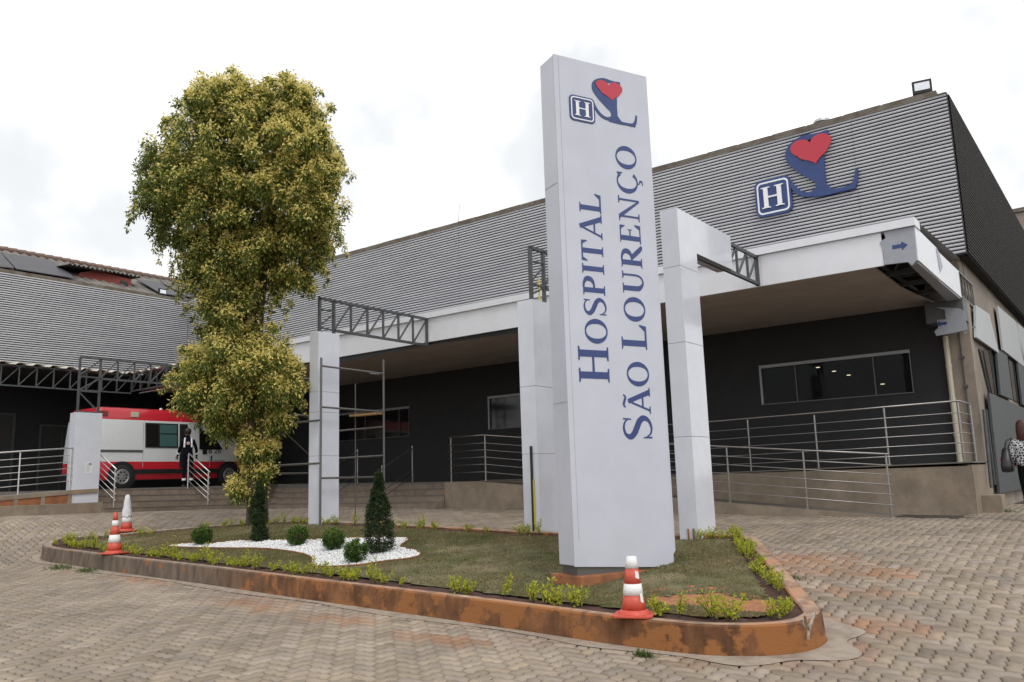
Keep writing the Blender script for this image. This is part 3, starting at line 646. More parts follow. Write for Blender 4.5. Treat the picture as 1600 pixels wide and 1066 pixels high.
# building far right behind
mb = MB(); p = aX(1590, 330, -2.9); q = ray(1586, 333); D_ = 62
p = q * (52 / q[1]); far = thing('neighbour_building', 'beige building showing past the right end of the hospital roof', 'building', (p[0] + 4, p[1], 0))
mb.box(p[0], p[0] + 9, p[1], p[1] + 8, -1, p[2]); obj('wall', mb, M['render'], far)
mb = MB(); mb.box(p[0] - .15, p[0] + 9.1, p[1] - .12, p[1] + 8, p[2] + .002, p[2] + .22); obj('roof_edge', mb, M['flash'], far)

# ================================================================== CANOPY
ZC0, ZC1, ZC2 = 3.38, 3.96, 4.10; XFW = -22.2
can = thing('entrance_canopy', 'deep flat canopy with a white fascia along the front of the hospital', 'canopy', (-15, YF, ZC0))
mb = MB(); xs_ = [XFW, -19.4, -16.6, -13.6, -10.5, -7.4, -5.28, -3.17]
for a_, b_ in zip(xs_[:-1], xs_[1:]): mb.box(a_ + .002, b_ - .002, YF, YF + .05, ZC0, ZC1 - .005)
obj('fascia', mb, M['fascia'], can)
mb = MB(); mb.box(XFW, -2.62, YF - .06, YF + .35, ZC1, ZC2); obj('fascia_ledge', mb, M['fascia'], can)
mb = MB(); mb.add([(XFW, YF + .35, ZC2 - .01), (-2.63, YF + .35, ZC2 - .01), (-2.63, YC, ZC2 + .15), (XFW, YC, ZC2 + .15)], [(0, 1, 2, 3)]); obj('canopy_roof', mb, M['clad'], can)
# end bay with protective film and arrow
mb = MB(); ed = [(-3.17, ZC0 + .01), (-2.80, ZC0 - .01), (-2.74, ZC0 - .08), (-2.66, ZC0 + .0), (-2.645, ZC1 - .005), (-3.12, ZC1 - .005), (-3.10, ZC1 - .12), (-3.2, ZC1 - .17), (-3.16, ZC1 - .35)]
mb.prism([(x, YF - .012, z) for x, z in ed], (0, .05, 0)); fl = obj('filmed_panel', mb, M['film'], can)
def arrow(cx, cz, y, L_, right=True):
    s = 1 if right else -1; P = [(-.5, -.14), (.1, -.14), (.1, -.32), (.5, 0), (.1, .32), (.1, .14), (-.5, .14)]
    P = [(cx + s * px * L_, y, cz + pz * L_) for px, pz in P]; m_ = MB(); m_.prism(P, (0, -.004, 0)); return m_
obj('arrow_mark', arrow(-2.89, 3.66, YF - .013, .24), M['blue'], fl)
# side fascia, two sheets with a torn joint
mb = MB(); mb.prism([(-2.64, YF + .04, ZC0), (-2.64, YF + 1.9, ZC0 - .02), (-2.64, YF + 1.93, ZC0 + .3), (-2.64, YF + 1.86, ZC1), (-2.64, YF + .04, ZC1)], (-.03, 0, 0)); s1 = obj('side_fascia', mb, M['filmw'], can)
mb = MB(); mb.prism([(-2.65, YF + 1.97, ZC0), (-2.65, YW - .6, ZC0), (-2.65, YW - .6, ZC1 - .02), (-2.65, YF + 2.0, ZC1 - .03)], (-.03, 0, 0)); obj('side_fascia', mb, M['filmw'], can)
mb = MB(); mb.prism([(-2.632, YF + 1.72, ZC1 - .02), (-2.625, YF + 1.93, ZC1 - .06), (-2.60, YF + 1.97, ZC0 + .25), (-2.625, YF + 1.85, ZC0 + .12), (-2.632, YF + 1.78, ZC0 + .3)], (-.004, 0, 0)); obj('torn_film', mb, M['film'], can)
mb = MB(); mb.prism([(-2.67, YF + .08, ZC0 - .004), (-2.67, YW - .55, ZC0 - .004), (-2.92, YW - .55, ZC0 - .004), (-2.80, YF + .08, ZC0 - .004)], (0, 0, -.03)); obj('soffit_strip', mb, M['film'], can)
# ceiling boards
mb = MB(); pl = []
brk = lambda y: -3.35 + (YW - y) * (-.12) if y < 99 else 0
nb = 12; ys_ = np.linspace(YF + .12, YW - .01, nb + 1)
for i in range(nb):
    e0 = ray(1365, 421); e0 = e0 * ZC0 / e0[2]; e1 = ray(1466, 480); e1 = e1 * ZC0 / e1[2]
    xe = lambda y: min(float(np.interp(y, [e0[1], (e0[1] + e1[1]) / 2, e1[1]], [e0[0], (e0[0] + e1[0]) / 2 - .12, e1[0]])), -2.7)
    xr_ = xe(ys_[i]); x2_ = xe(ys_[i + 1])
    mb.prism([(XO, ys_[i] + .006, ZC0 + .05), (xr_, ys_[i] + .006, ZC0 + .05), (x2_, ys_[i + 1] - .006, ZC0 + .05), (XO, ys_[i + 1] - .006, ZC0 + .05)], (0, 0, .03))
obj('ceiling', mb, M['ceiling'], can)
mb = MB(); mb.box(XL, -2.7, YF + .2, YW, ZC2 - .2, ZC2 - .15); mb.box(XL, XO, 2, YF + .19, ZC2 - .2, ZC2 - .15); obj('roof_underside', mb, M['interior'], can)
# exposed steel in the open end of the soffit
mb = MB()
for y in (YF + .25, YF + 1.3, YF + 2.4, YF + 3.5): mb.obox((-4.6 + (y - YF) * .3, y, ZC0 + .12), (-2.7, y, ZC0 + .12), .05, .09)
for x in (-2.95, -3.4, -3.9): mb.obox((x, YF + .1, ZC0 + .2), (x, YW - .2, ZC0 + .2), .05, .06)
mb.obox((-2.75, YF + .1, ZC0 + .06), (-2.75, YW - .3, ZC0 + .06), .07, .1)
mb.obox((-4.3, YF + .3, ZC0 + .3), (-2.8, YF + 3.2, ZC0 + .3), .04, .04); mb.obox((-2.9, YF + .3, ZC0 + .3), (-3.9, YF + 3.4, ZC0 + .3), .04, .04)
obj('soffit_frame', mb, M['steel'], can)
mb = MB()
for a_, b_, s_ in ((-3.5, YF + .7, .5), (-3.2, YF + 1.7, .45), (-3.6, YF + 2.3, .4)): mb = MB(); mb.box(a_, a_ + s_, b_, b_ + .12, ZC0 + .26, ZC0 + .28); obj('soffit_brace', mb, M['inox_dull'], can)
# black lip hanging under the fascia on the left half
mb = MB(); P = [(XFW, .0), (-18, .03), (-16.9, .14), (-13.6, .06), (-10.8, .11), (-8.6, .03)]
mb.prism([(x, YF + .06, ZC0) for x, _ in P] + [(x, YF + .06, ZC0 - d) for x, d in reversed(P)], (0, .02, 0)); obj('membrane_strip', mb, M['black'], can)
# corner beam under the end of the canopy with the torn board
mb = MB(); mb.box(-3.35, -2.64, YW - .62, YW - .1, 2.93, 3.37); obj('corner_beam', mb, mat('board_grey', (.10, .105, .11), .5), can)
P = [(1463, 480), (1500, 482), (1506, 486), (1512, 515), (1490, 520), (1463, 525), (1460, 518), (1466, 512), (1464, 500), (1478, 499), (1476, 484)]
yb_ = YW - .66; mb = MB(); mb.prism([tuple(aY(x, y, yb_)) for x, y in P], (0, .02, 0)); tb = obj('torn_board', mb, M['film'], can)
p = aY(1471, 506, yb_); obj('arrow_mark', arrow(p[0], p[2], yb_ - .001, .2, False), M['blue'], tb)
mb = MB()
for px, py in ((1522, 511), (1508, 520)): p = aY(px, py, YW - .64); mb = MB(); mb.lathe([(.028, -.01), (.028, .02), (.014, .021)], 12, tuple(p), axis='y'); obj('rivet_cap', mb, M['alu'], can)
# truss bay beyond the end of the side fascia
mb = MB(); ya, yb2 = YW - .55, YW + 1.2
for z in (ZC0 + .05, ZC1): mb.obox((-2.68, ya, z), (-2.68, yb2, z), .04, .04)
for i in range(6): y = ya + i * (yb2 - ya) / 5; mb.obox((-2.68, y, ZC0 + .05), (-2.68, min(y + .18, yb2), ZC1), .025, .025); mb.obox((-2.68, y, ZC1), (-2.68, min(y + .3, yb2), ZC0 + .05), .02, .02)
obj('side_truss', mb, M['inox_dull'], can)
# trusses round the unclad left part
def truss(mb, p0, p1, z0, z1, nb, w=.045, first=True):
    p0 = Vector(p0); p1 = Vector(p1); P = lambda t, z: p0.lerp(p1, t) + Vector((0, 0, z))
    mb.obox(P(0, z0), P(1, z0), w, w); mb.obox(P(0, z1), P(1, z1), w, w)
    for i in range(nb + 1):
        if i > 0 or first: mb.obox(P(i / nb, z0 + w / 2), P(i / nb, z1 - w / 2), w * .8, w * .8)
        if i < nb: mb.obox(P(i / nb, z0 + w / 2), P((i + 1) / nb, z1 - w / 2), w * .6, w * .6)
mb = MB(); truss(mb, (XO, 2.4, 0), (XO, YF, 0), 3.33, 3.95, 24); obj('edge_truss', mb, M['steel'], can)
mb = MB(); truss(mb, (XO + .06, YF, 0), (XFW, YF, 0), 3.40, 3.98, 10); obj('edge_truss', mb, M['steel'], can)
V = []; Fq = []; nn = 240; ys_ = np.linspace(2, YF + .25, nn)
for y in ys_: o_ = .035 * math.sin(y * 2 * math.pi / .5 + math.sin(y * 2 * math.pi / .25)); V += [(XO + .14, y, 4.02 + o_), (XL, y, 4.3 + o_)]
for i in range(nn - 1): Fq.append((2 * i, 2 * i + 2, 2 * i + 3, 2 * i + 1))
so_ = fastmesh('corrugated_sheet', V, Fq, mat('pale_sheet', (.52, .49, .42), .7, var=.12, nscale=2), can)
sm = so_.modifiers.new('thick', 'SOLIDIFY'); sm.thickness = .02
V = []; Fq = []; nn = 110; xs2 = np.linspace(XO + .1, XFW + .05, nn)
for x in xs2: o_ = .035 * math.sin(x * 2 * math.pi / .5); V += [(x, YF - .12, 4.03 + o_), (x, YC, 4.28 + o_)]
for i in range(nn - 1): Fq.append((2 * i, 2 * i + 2, 2 * i + 3, 2 * i + 1))
so_ = fastmesh('corrugated_sheet', V, Fq, bpy.data.materials['pale_sheet'], can); sm = so_.modifiers.new('thick', 'SOLIDIFY'); sm.thickness = .02
mb = MB(); cv = catmull([(XO, YF + .3, ZC0 - .02), (XO + 1.5, YF + .25, ZC0 - .02), (XO + 3.2, YF + .22, ZC0 + .0), (XFW, YF + .16, ZC0 + .02)], 6); mb.tube([tuple(p) for p in cv], .02, 6); obj('ceiling_trim', mb, M['fascia'], can)

# ================================================================== PLATFORM, STEPS, RAMP
zf = lambda x: float(np.interp(x, [-23, -15], [.11, .0]))
def ramped_slab(mb, x0, x1, y0, y1, th=.3, nseg=8):
    for i in range(nseg):
        a = x0 + (x1 - x0) * i / nseg; b = x0 + (x1 - x0) * (i + 1) / nseg
        mb.add([(a, y0, zf(a)), (b, y0, zf(b)), (b, y1, zf(b)), (a, y1, zf(a)), (a, y0, -1.1), (b, y0, -1.1), (b, y1, -1.1), (a, y1, -1.1)],
               [(0, 1, 2, 3), (0, 4, 5, 1)] + ([(0, 3, 7, 4)] if i == 0 else []) + ([(1, 5, 6, 2)] if i == nseg - 1 else []))
mb = MB(); ramped_slab(mb, XL, -22.9, 2, YW, nseg=1); ramped_slab(mb, -22.9, -14.6, 17.38, YW)
mb.add([(-14.6, 17.7, 0), (-8, 17.7, .0), (-2.70, 17.7, .075), (-2.70, YW, .075), (-8, YW, 0), (-14.6, YW, 0)], [(0, 1, 4, 5), (1, 2, 3, 4)])
structure(obj('platform', mb, M['slab']), 'raised floor platform under the canopy', 'platform')
st_ = thing('entrance_steps', 'four dark tiled steps turning the corner in front of the entrance platform', 'steps', (-19, 15.7, -.6))
for k in range(4):                         # k = 0 is the top riser, a tread .32 deep
    x_ = -22.9 + .33 * k; y_ = 17.38 - .33 * k; t_ = MB()
    for i in range(6):
        ya = 10.95 + (y_ - 10.95) * i / 6; yb = 10.95 + (y_ - 10.95) * (i + 1) / 6
        zt = zf(-22.9) - .16 * (k + 0) - .001 if k else zf(-22.9) - .002
        sl = lambda y: zt - .10 * (y - 10.95) / 6
        t_.add([(x_, ya, sl(ya)), (x_ + .33, ya, sl(ya)), (x_ + .33, yb, sl(yb)), (x_, yb, sl(yb)), (x_, ya, -1.1), (x_ + .33, ya, -1.1), (x_ + .33, yb, -1.1), (x_, yb, -1.1)],
               [(0, 1, 2, 3), (1, 5, 6, 2), (0, 4, 5, 1)])
    for i in range(5):
        xa = x_ + (-14.7 - x_) * i / 5; xb = x_ + (-14.7 - x_) * (i + 1) / 5
        sl2 = lambda x: float(np.interp(x, [-22.9, -14.6], [zf(-22.9) - .11, 0])) - .16 * k - .0015
        t_.add([(xa, y_ - .33, sl2(xa)), (xb, y_ - .33, sl2(xb)), (xb, y_, sl2(xb)), (xa, y_, sl2(xa)), (xa, y_ - .33, -1.1), (xb, y_ - .33, -1.1), (xb, y_, -1.1)], [(0, 1, 2, 3), (0, 4, 5, 1), (1, 5, 6, 2)])
    obj('step', t_, M['steps'], st_)
    # dark joint lines of the tile skirting: a proud nosing in darker slab colour on each tread
    nb_ = MB(); nz0 = 0
    nb_.obox((x_ + .335, 10.95, zf(-22.9) - .16 * k - .012), (x_ + .33, y_ - .33, zf(-22.9) - .16 * k - .012 - .10 * (y_ - .33 - 10.95) / 6), .02, .02)
    nb_.obox((x_ + .33, y_ - .33, sl2(x_ + .33) - .012), (-14.71, y_ - .33, sl2(-14.7) - .012), .02, .02); obj('nosing', nb_, M['slab'], st_)
ramp = thing('access_ramp', 'concrete wheelchair ramp with a low wall rising left from the yard', 'ramp', (-9, 16.4, -.7))
zr_ = lambda x: float(np.interp(x, [-13.6, -3.9], [0, -.86]))
mb = MB(); P = [(-14.68, 0), (-13.6, 0), (-3.9, -.86)]
mb.add([(x, 16.4, z) for x, z in P] + [(x, 16.55, z) for x, z in P] + [(x, 16.4, -1.2) for x, z in P], [(0, 1, 4, 3), (1, 2, 5, 4), (0, 6, 7, 1), (1, 7, 8, 2)])
mb.add([(-14.68, 16.4, 0), (-14.68, 17.72, 0), (-14.68, 17.72, -1.2), (-14.68, 16.4, -1.2)], [(0, 1, 2, 3)]); obj('ramp_wall', mb, M['concrete'], ramp)
mb = MB(); mb.add([(x, 16.55, z - .03) for x, z in P] + [(x, 17.7, z - .03) for x, z in P], [(0, 1, 4, 3), (1, 2, 5, 4)]); obj('ramp_surface', mb, M['slab'], ramp)
wal = thing('platform_wall', 'stained concrete retaining wall under the right end of the platform', 'wall', (-6, 17.7, -.4))
mb = MB(); mb.box(-14.5, -2.68, 17.66, 17.72, -1.2, .0); mb.box(-2.74, -2.66, 17.68, YW - .03, -1.2, .02); obj('wall_face', mb, M['concrete'], wal)
mb = MB(); mb.prism([(-14.5, 17.63, .0), (-8, 17.63, .0), (-2.64, 17.63, .055), (-2.64, 17.8, .055), (-8, 17.8, 0), (-14.5, 17.8, 0)], (0, 0, .025)); mb.prism([(-2.63, 17.8, .055), (-2.63, YW, .055), (-2.76, YW, .055), (-2.76, 17.8, .055)], (0, 0, .025)); obj('coping', mb, M['slab'], wal)
# left ramp wall with brick infill and base
lw = thing('brick_ramp_wall', 'low concrete and orange brick wall under the left ramp railing', 'wall', (-21.8, 9, -.3))
mb = MB(); mb.box(-21.86, -21.62, 2, 10.98, -1.3, -.235); mb.box(-22.9, -21.86, 2, 10.94, -1.3, -.28); obj('base_wall', mb, M['concrete'], lw, bevel=.01)
mb = MB(); mb.box(-21.98, -21.865, 2, 10.3, -.24, .0); obj('brick_infill', mb, M['rust'], lw)
mb = MB(); mb.add([(x, y, z) for x in (-22.02, -21.84) for y, z in ((2, -.42), (10.3, .10), (10.95, .12), (10.95, .02), (10.3, .0), (2, -.52))], [(0, 1, 7, 6), (1, 2, 8, 7), (6, 7, 10, 11), (7, 8, 9, 10), (0, 5, 4, 1), (1, 4, 3, 2), (5, 11, 10, 4), (2, 3, 9, 8)])
for y in (8.1, 8.98, 9.6, 10.24): mb.box(-21.99, -21.85, y - .05, y + .05, -.24, .08 - .063 * (10.3 - y))
obj('concrete_frame', mb, M['concrete'], lw)
mb = MB(); mb.add([(-22.9, 2, -.42), (-22.0, 2, -.42), (-22.0, 10.3, .10), (-22.9, 10.3, .10)], [(0, 1, 2, 3)]); obj('ramp_surface', mb, M['slab'], lw)

def rail(name, label, runs, posts, group=None, r=.019, r2=.009, levels=(0, .17, .32, .47, .62, .77), mat_='inox'):
    """runs: polylines of the handrail; posts: (x,y,zbottom,ztop)"""
    o0 = Vector(posts[0][:3]); t_ = thing(name, label, 'railing', o0, 0, group)
    for pts in runs:
        for i, d in enumerate(levels):
            m_ = MB(); m_.tube([(p[0], p[1], p[2] - d) for p in pts], r if i == 0 else r2, 8); obj('handrail' if i == 0 else 'crossbar', m_, M[mat_], t_, smooth=True)
    for x, y, z0, z1 in posts: m_ = MB(); m_.tube([(x, y, z0), (x, y, z1)], .019, 8); m_.lathe([(.045, 0), (.045, .008)], 10, (x, y, z0)); obj('post', m_, M[mat_], t_)
    return t_
rail('ramp_railing', 'steel railing sloping down along the front edge of the access ramp',
     [[(-14.55, 16.42, 1.15), (-13.35, 16.42, 1.15), (-12.13, 16.42, 1.02), (-7.28, 16.42, .58), (-3.8, 16.42, .255)]],
     [(-14.5, 16.46, 0, 1.14), (-13.35, 16.46, 0, 1.14), (-10.6, 16.46, zr_(-10.6), .88), (-8.5, 16.46, zr_(-8.5), .69), (-6.94, 16.46, zr_(-6.94), .55), (-5.38, 16.46, zr_(-5.38), .40), (-3.87, 16.46, -.90, .26)], levels=(0, .20, .37, .55, .73, .92))
rail('platform_railing', 'steel railing along the edge of the raised platform below the wide window',
     [[(-14.4, 17.72, 1.15), (-7.77, 17.72, 1.165), (-2.76, 17.72, 1.225), (-2.76, 18.95, 1.225)]],
     [(x, 17.75, 0.02 if x < -5 else .07, 1.15 + .0 if x < -5 else 1.2) for x in (-14.4, -12.9, -11.4, -9.9, -8.4, -6.95, -5.5, -4.12, -2.79)] + [(-2.76, 18.9, .08, 1.22)], levels=(0, .22, .41, .60, .79, .98))
rail('left_ramp_railing', 'steel railing climbing along the brick ramp wall left of the white pillar',
     [[(-21.93, 3.0, .60), (-21.93, 8.57, 1.03), (-21.93, 10.4, 1.17)]], [(-21.9, y, -.235, 1.10 - .077 * (10.3 - y) + .03) for y in (5.4, 7.2, 9.03, 10.24)], levels=(0, .18, .35, .51, .67, .83), mat_='inox_skylit').name = 'ramp_railing'
def stair_rail(label, a, b, za, zb, group=None, mat_='inox_skylit'):   # a top, b bottom
    d = Vector((b[0] - a[0], b[1] - a[1], 0)).normalized() * .08
    return rail('stair_railing', label, [[(a[0], a[1], za + 1.04), (b[0] + d.x, b[1] + d.y, zb + 1.0)]], [(a[0], a[1], za, za + 1.02), (b[0], b[1], zb, zb + 1.02)], group, levels=(0, .16, .32, .48, .64, .80), mat_=mat_)
stair_rail('short sloping stair railing right beside the white pillar with the notice', (-22.9, 11.38), (-21.85, 11.38), .1, -.40)
stair_rail('short sloping stair railing in front of the man in uniform', (-22.9, 14.15), (-21.85, 14.15), .05, -.50)
def thin_rail(label, x):
    t_ = thing('stair_handrail', label, 'handrail', (x, 16.9, 0))
    m_ = MB(); m_.tube([(x, 17.6, .98), (x, 17.45, .98), (x, 16.3, .42), (x, 16.15, .40)], .019, 8); obj('handrail', m_, M['inox_dull'], t_)
    for y, z0, z1 in ((17.5, .0, .97), (16.3, -.6, .42)): m_ = MB(); m_.tube([(x, y, z0), (x, y, z1 + .1)], .02, 8); obj('post', m_, M['inox'], t_)
    m_ = MB(); m_.tube([(x, 17.45, .35), (x, 16.3, -.2)], .011, 6); m_.tube([(x, 17.45, .18), (x, 16.3, -.37)], .011, 6); obj('crossbar', m_, M['inox_dull'], t_)
thin_rail('thin dull handrail on the steps right of the scaffold', -16.9); thin_rail('thin dull handrail on the steps behind the scaffolded pillar', -19.2)

# ================================================================== PILLARS WITH STEEL BRACKETS
def pillar(label, x0, x1, y0, y1, ztop, joints, truss_spec=None, clad_to=None, extra=None):
    zb = zs((x0 + x1) / 2, y0) - .05 if x0 > -20 else -.235
    t_ = thing('white_pillar', label, 'pillar', ((x0 + x1) / 2, (y0 + y1) / 2, zb))
    lv = [zb] + joints + [ztop]; mb = MB()
    for a, b in zip(lv[:-1], lv[1:]): mb.box(x0, x1, y0, y1, a + .002, b - .002)
    if clad_to:
        mb.prism([(x1 - .001, y0 + .001, ztop + .0), (x1 - .001, y1 + .9, ztop - .01), (x1 - .001, clad_to, ztop + .03), (x1 - .001, clad_to, ztop - .56), (x1 - .001, y1, ztop - .56)][0:0] or [(x1 - .003, y1 + .001, ztop - .004), (x1 - .003, clad_to, ztop - .004), (x1 - .003, clad_to, ztop - .60), (x1 - .003, y1 + .001, ztop - .60)], (-(x1 - x0) + .006, 0, 0))
    obj('casing', mb, M['white'], t_, bevel=.004)
    xm = (x0 + x1) / 2; s = MB()
    if truss_spec:
        zt, z0, y_end = truss_spec; w = .055
        for y in (y0 + .08, y1 - .10): s.obox((x1 - .07, y, ztop - .3), (x1 - .07, y, zt), w, w)
        a = Vector((x1 - .07, y0 + .06, 0)); b = Vector((x1 - .07, y_end, 0)); P = lambda y, z: Vector((x1 - .07, y, z))
        s.obox(P(y0 + .06, zt), P(y_end, zt), w, w); s.obox(P(y1 - .1, z0), P(y_end, z0), w, w)
        nb = 6; ys_ = np.linspace(y1 - .1, y_end, nb + 1)
        for i in range(nb):
            s.obox(P(ys_[i], z0), P(ys_[i + 1], zt), .03, .035)
            if i: s.obox(P(ys_[i], z0), P(ys_[i], zt), .035, .045)
        s.obox(P(y_end, z0 - .03), P(y_end, zt + .03), w + .01, w + .01)
        if ztop < z0:
            s.obox(P(y0 + .08, ztop + .1), P(y1 - .1, z0), .03, .03); s.obox(P(y0 + .08, z0 + .02), P(y1 - .1, z0 + .0), .035, .035)
            s.obox(P(y0 + .08, zt - .25), P(y1 - .1, zt - .22), .03, .03); s.obox(P(y0 + .08, z0 + .05), P(y1 - .1, zt - .28), .03, .03)
        obj('steel_bracket', s, M['steel'], t_)
    return t_
pA = pillar('short white pillar with a paper notice carrying a tall grey lattice bracket', -22.2, -21.88, 10.3, 10.98, 2.08, [], None)
s = MB(); w = .05
for y in (10.36, 10.9): s.obox((-21.95, y, 1.9), (-21.95, y, 3.52), w, w)
s.obox((-21.95, 10.36, 3.52), (-21.95, 14.66, 3.52), w, w); s.obox((-21.95, 10.9, 3.0), (-21.95, 14.66, 3.0), w, w)
for z0, z1 in ((2.12, 2.62), (2.66, 3.0), (3.04, 3.5)): s.obox((-21.95, 10.36, z1 if z0 < 2.5 else z0), (-21.95, 10.9, z0 if z0 < 2.5 else z1), .03, .03); s.obox((-21.95, 10.36, z0 - .02), (-21.95, 10.9, z0 - .02), .035, .035)
ys_ = np.linspace(10.9, 14.66, 9)
for i in range(8): s.obox((-21.95, ys_[i + 1], 3.0), (-21.95, ys_[i + 1], 3.52), .035, .035); s.obox((-21.95, ys_[i], 3.0 if i % 8 < 4 else 3.52), (-21.95, ys_[i + 1], 3.52 if i % 8 < 4 else 3.0), .028, .028)
obj('steel_bracket', s, M['steel'], pA)
m_ = MB(); m_.box(-21.879, -21.876, 10.60, 10.78, .52, .80); pp = obj('paper_notice', m_, M['paper'], pA)
m_ = MB()
for i in range(7): z = .76 - i * .032; m_.box(-21.8755, -21.8745, 10.62, 10.62 + (.13 if i % 3 else .09), z - .006, z + .004)
m_.box(-21.8755, -21.8745, 10.69, 10.765, .72, .785); obj('printed_lines', m_, M['grey_ink'], pp)
pB = pillar('tall white pillar standing inside the tube scaffold', -13.87, -13.59, 11.3, 11.87, 3.22, [.62, 1.52, 1.95], (3.95, 3.30, YF - .01))
pC = pillar('white pillar with a yellow strip at its foot left of the totem sign', -8.37, -8.05, 11.3, 11.87, 3.04, [.42, 1.55], (3.98, 3.32, YF - .01))
m_ = MB(); zb = zs(-8.2, 11.3); m_.box(-8.19, -8.155, 11.27, 11.298, zb, .55); o = obj('edge_strip', m_, M['black'], pC); m_ = MB(); m_.box(-8.15, -8.135, 11.275, 11.297, zb, .0); obj('yellow_strip', m_, M['yellow'], pC)
m_ = MB(); m_.tube([(-8.12, 11.62, 3.05), (-8.12, 11.63, 3.45)], .018, 6); obj('tape_strip', m_, M['yellow'], pC)
pD = pillar('tallest white pillar with a boxed white beam reaching to the canopy', -5.57, -5.28, 11.3, 11.92, 4.03, [.55, 1.95, 3.12], (3.93, 3.42, YF - .01), clad_to=13.36)
m_ = MB(); zb = zs(-5.4, 11.3)
for x in (-5.44, -5.36): m_.box(x, x + .02, 11.285, 11.299, zb, zb + .16)
obj('rust_split', m_, M['rust'], pD)

# ================================================================== TOTEM SIGN + WALL LOGO
hd = MW.T @ np.array([2447, 99, 1299.]); hd[2] = 0; hd /= np.linalg.norm(hd); HD = Vector(hd); NR = Vector((hd[1], -hd[0], 0)); UP = Vector((0, 0, 1))
B0 = onG(905, 915, KH); B0 = Vector((B0[0], B0[1], 0))
SW, SZ0, SZ1 = 1.49, -1.05, 5.53
sg = thing('totem_sign', 'tall white totem sign with blue hospital lettering on the island', 'sign', (B0.x, B0.y, -1.2))
def SP(u, z, n_=0.0): return B0 + HD * u + UP * z + NR * n_
m_ = MB()
m_.prism([SP(-.05, SZ0 + .01), SP(SW - .06, SZ0 - .10), SP(SW - .055, SZ0 + .0), SP(SW - .02, SZ1), SP(-.05, SZ1)], -NR * .02); obj('front_panel', m_, M['sign_white'], sg, bevel=.003)
m_ = MB(); m_.prism([SP(-.048, SZ0 + .02, -.024), SP(SW - .03, SZ0 + .06, -.024), SP(SW, SZ0 + .10, -.024), SP(SW, SZ1 - .01, -.024), SP(-.048, SZ1 - .01, -.024)], -NR * .33); cs = obj('casing', m_, M['sign_white'], sg, bevel=.004)
for z in (3.76, .93): m_ = MB(); m_.prism([SP(-.0505, z, -.03), SP(-.0505, z, -.35), SP(-.0505, z + .006, -.35), SP(-.0505, z + .006, -.03)], -HD * .0015); obj('panel_joint', m_, M['grey_ink'], cs)
m_ = MB(); m_.prism([SP(.02, SZ0 + .3, .0), SP(.025, SZ0 + .3, .0), SP(.025, SZ1 - .02, .0), SP(.02, SZ1 - .02, .0)], NR * .0012); obj('edge_seam', m_, M['grey_ink'], sg)
zb = zs(B0.x, B0.y)
m_ = MB(); m_.prism([SP(0, zb - .1, .05), SP(1.58, zb - .1, .05), SP(1.56, zb - .1, -.55), SP(-.1, zb - .1, -.50)], UP * .25); obj('footing', m_, M['rust'], sg, bevel=.02)
m_ = MB(); m_.prism([SP(.0, zb + .15, -.03), SP(1.5, zb + .15, -.03), SP(1.5, zb + .15, -.4), SP(.02, zb + .15, -.4)], UP * (SZ0 - zb - .13)); obj('steel_base', m_, M['inox_dull'], sg)

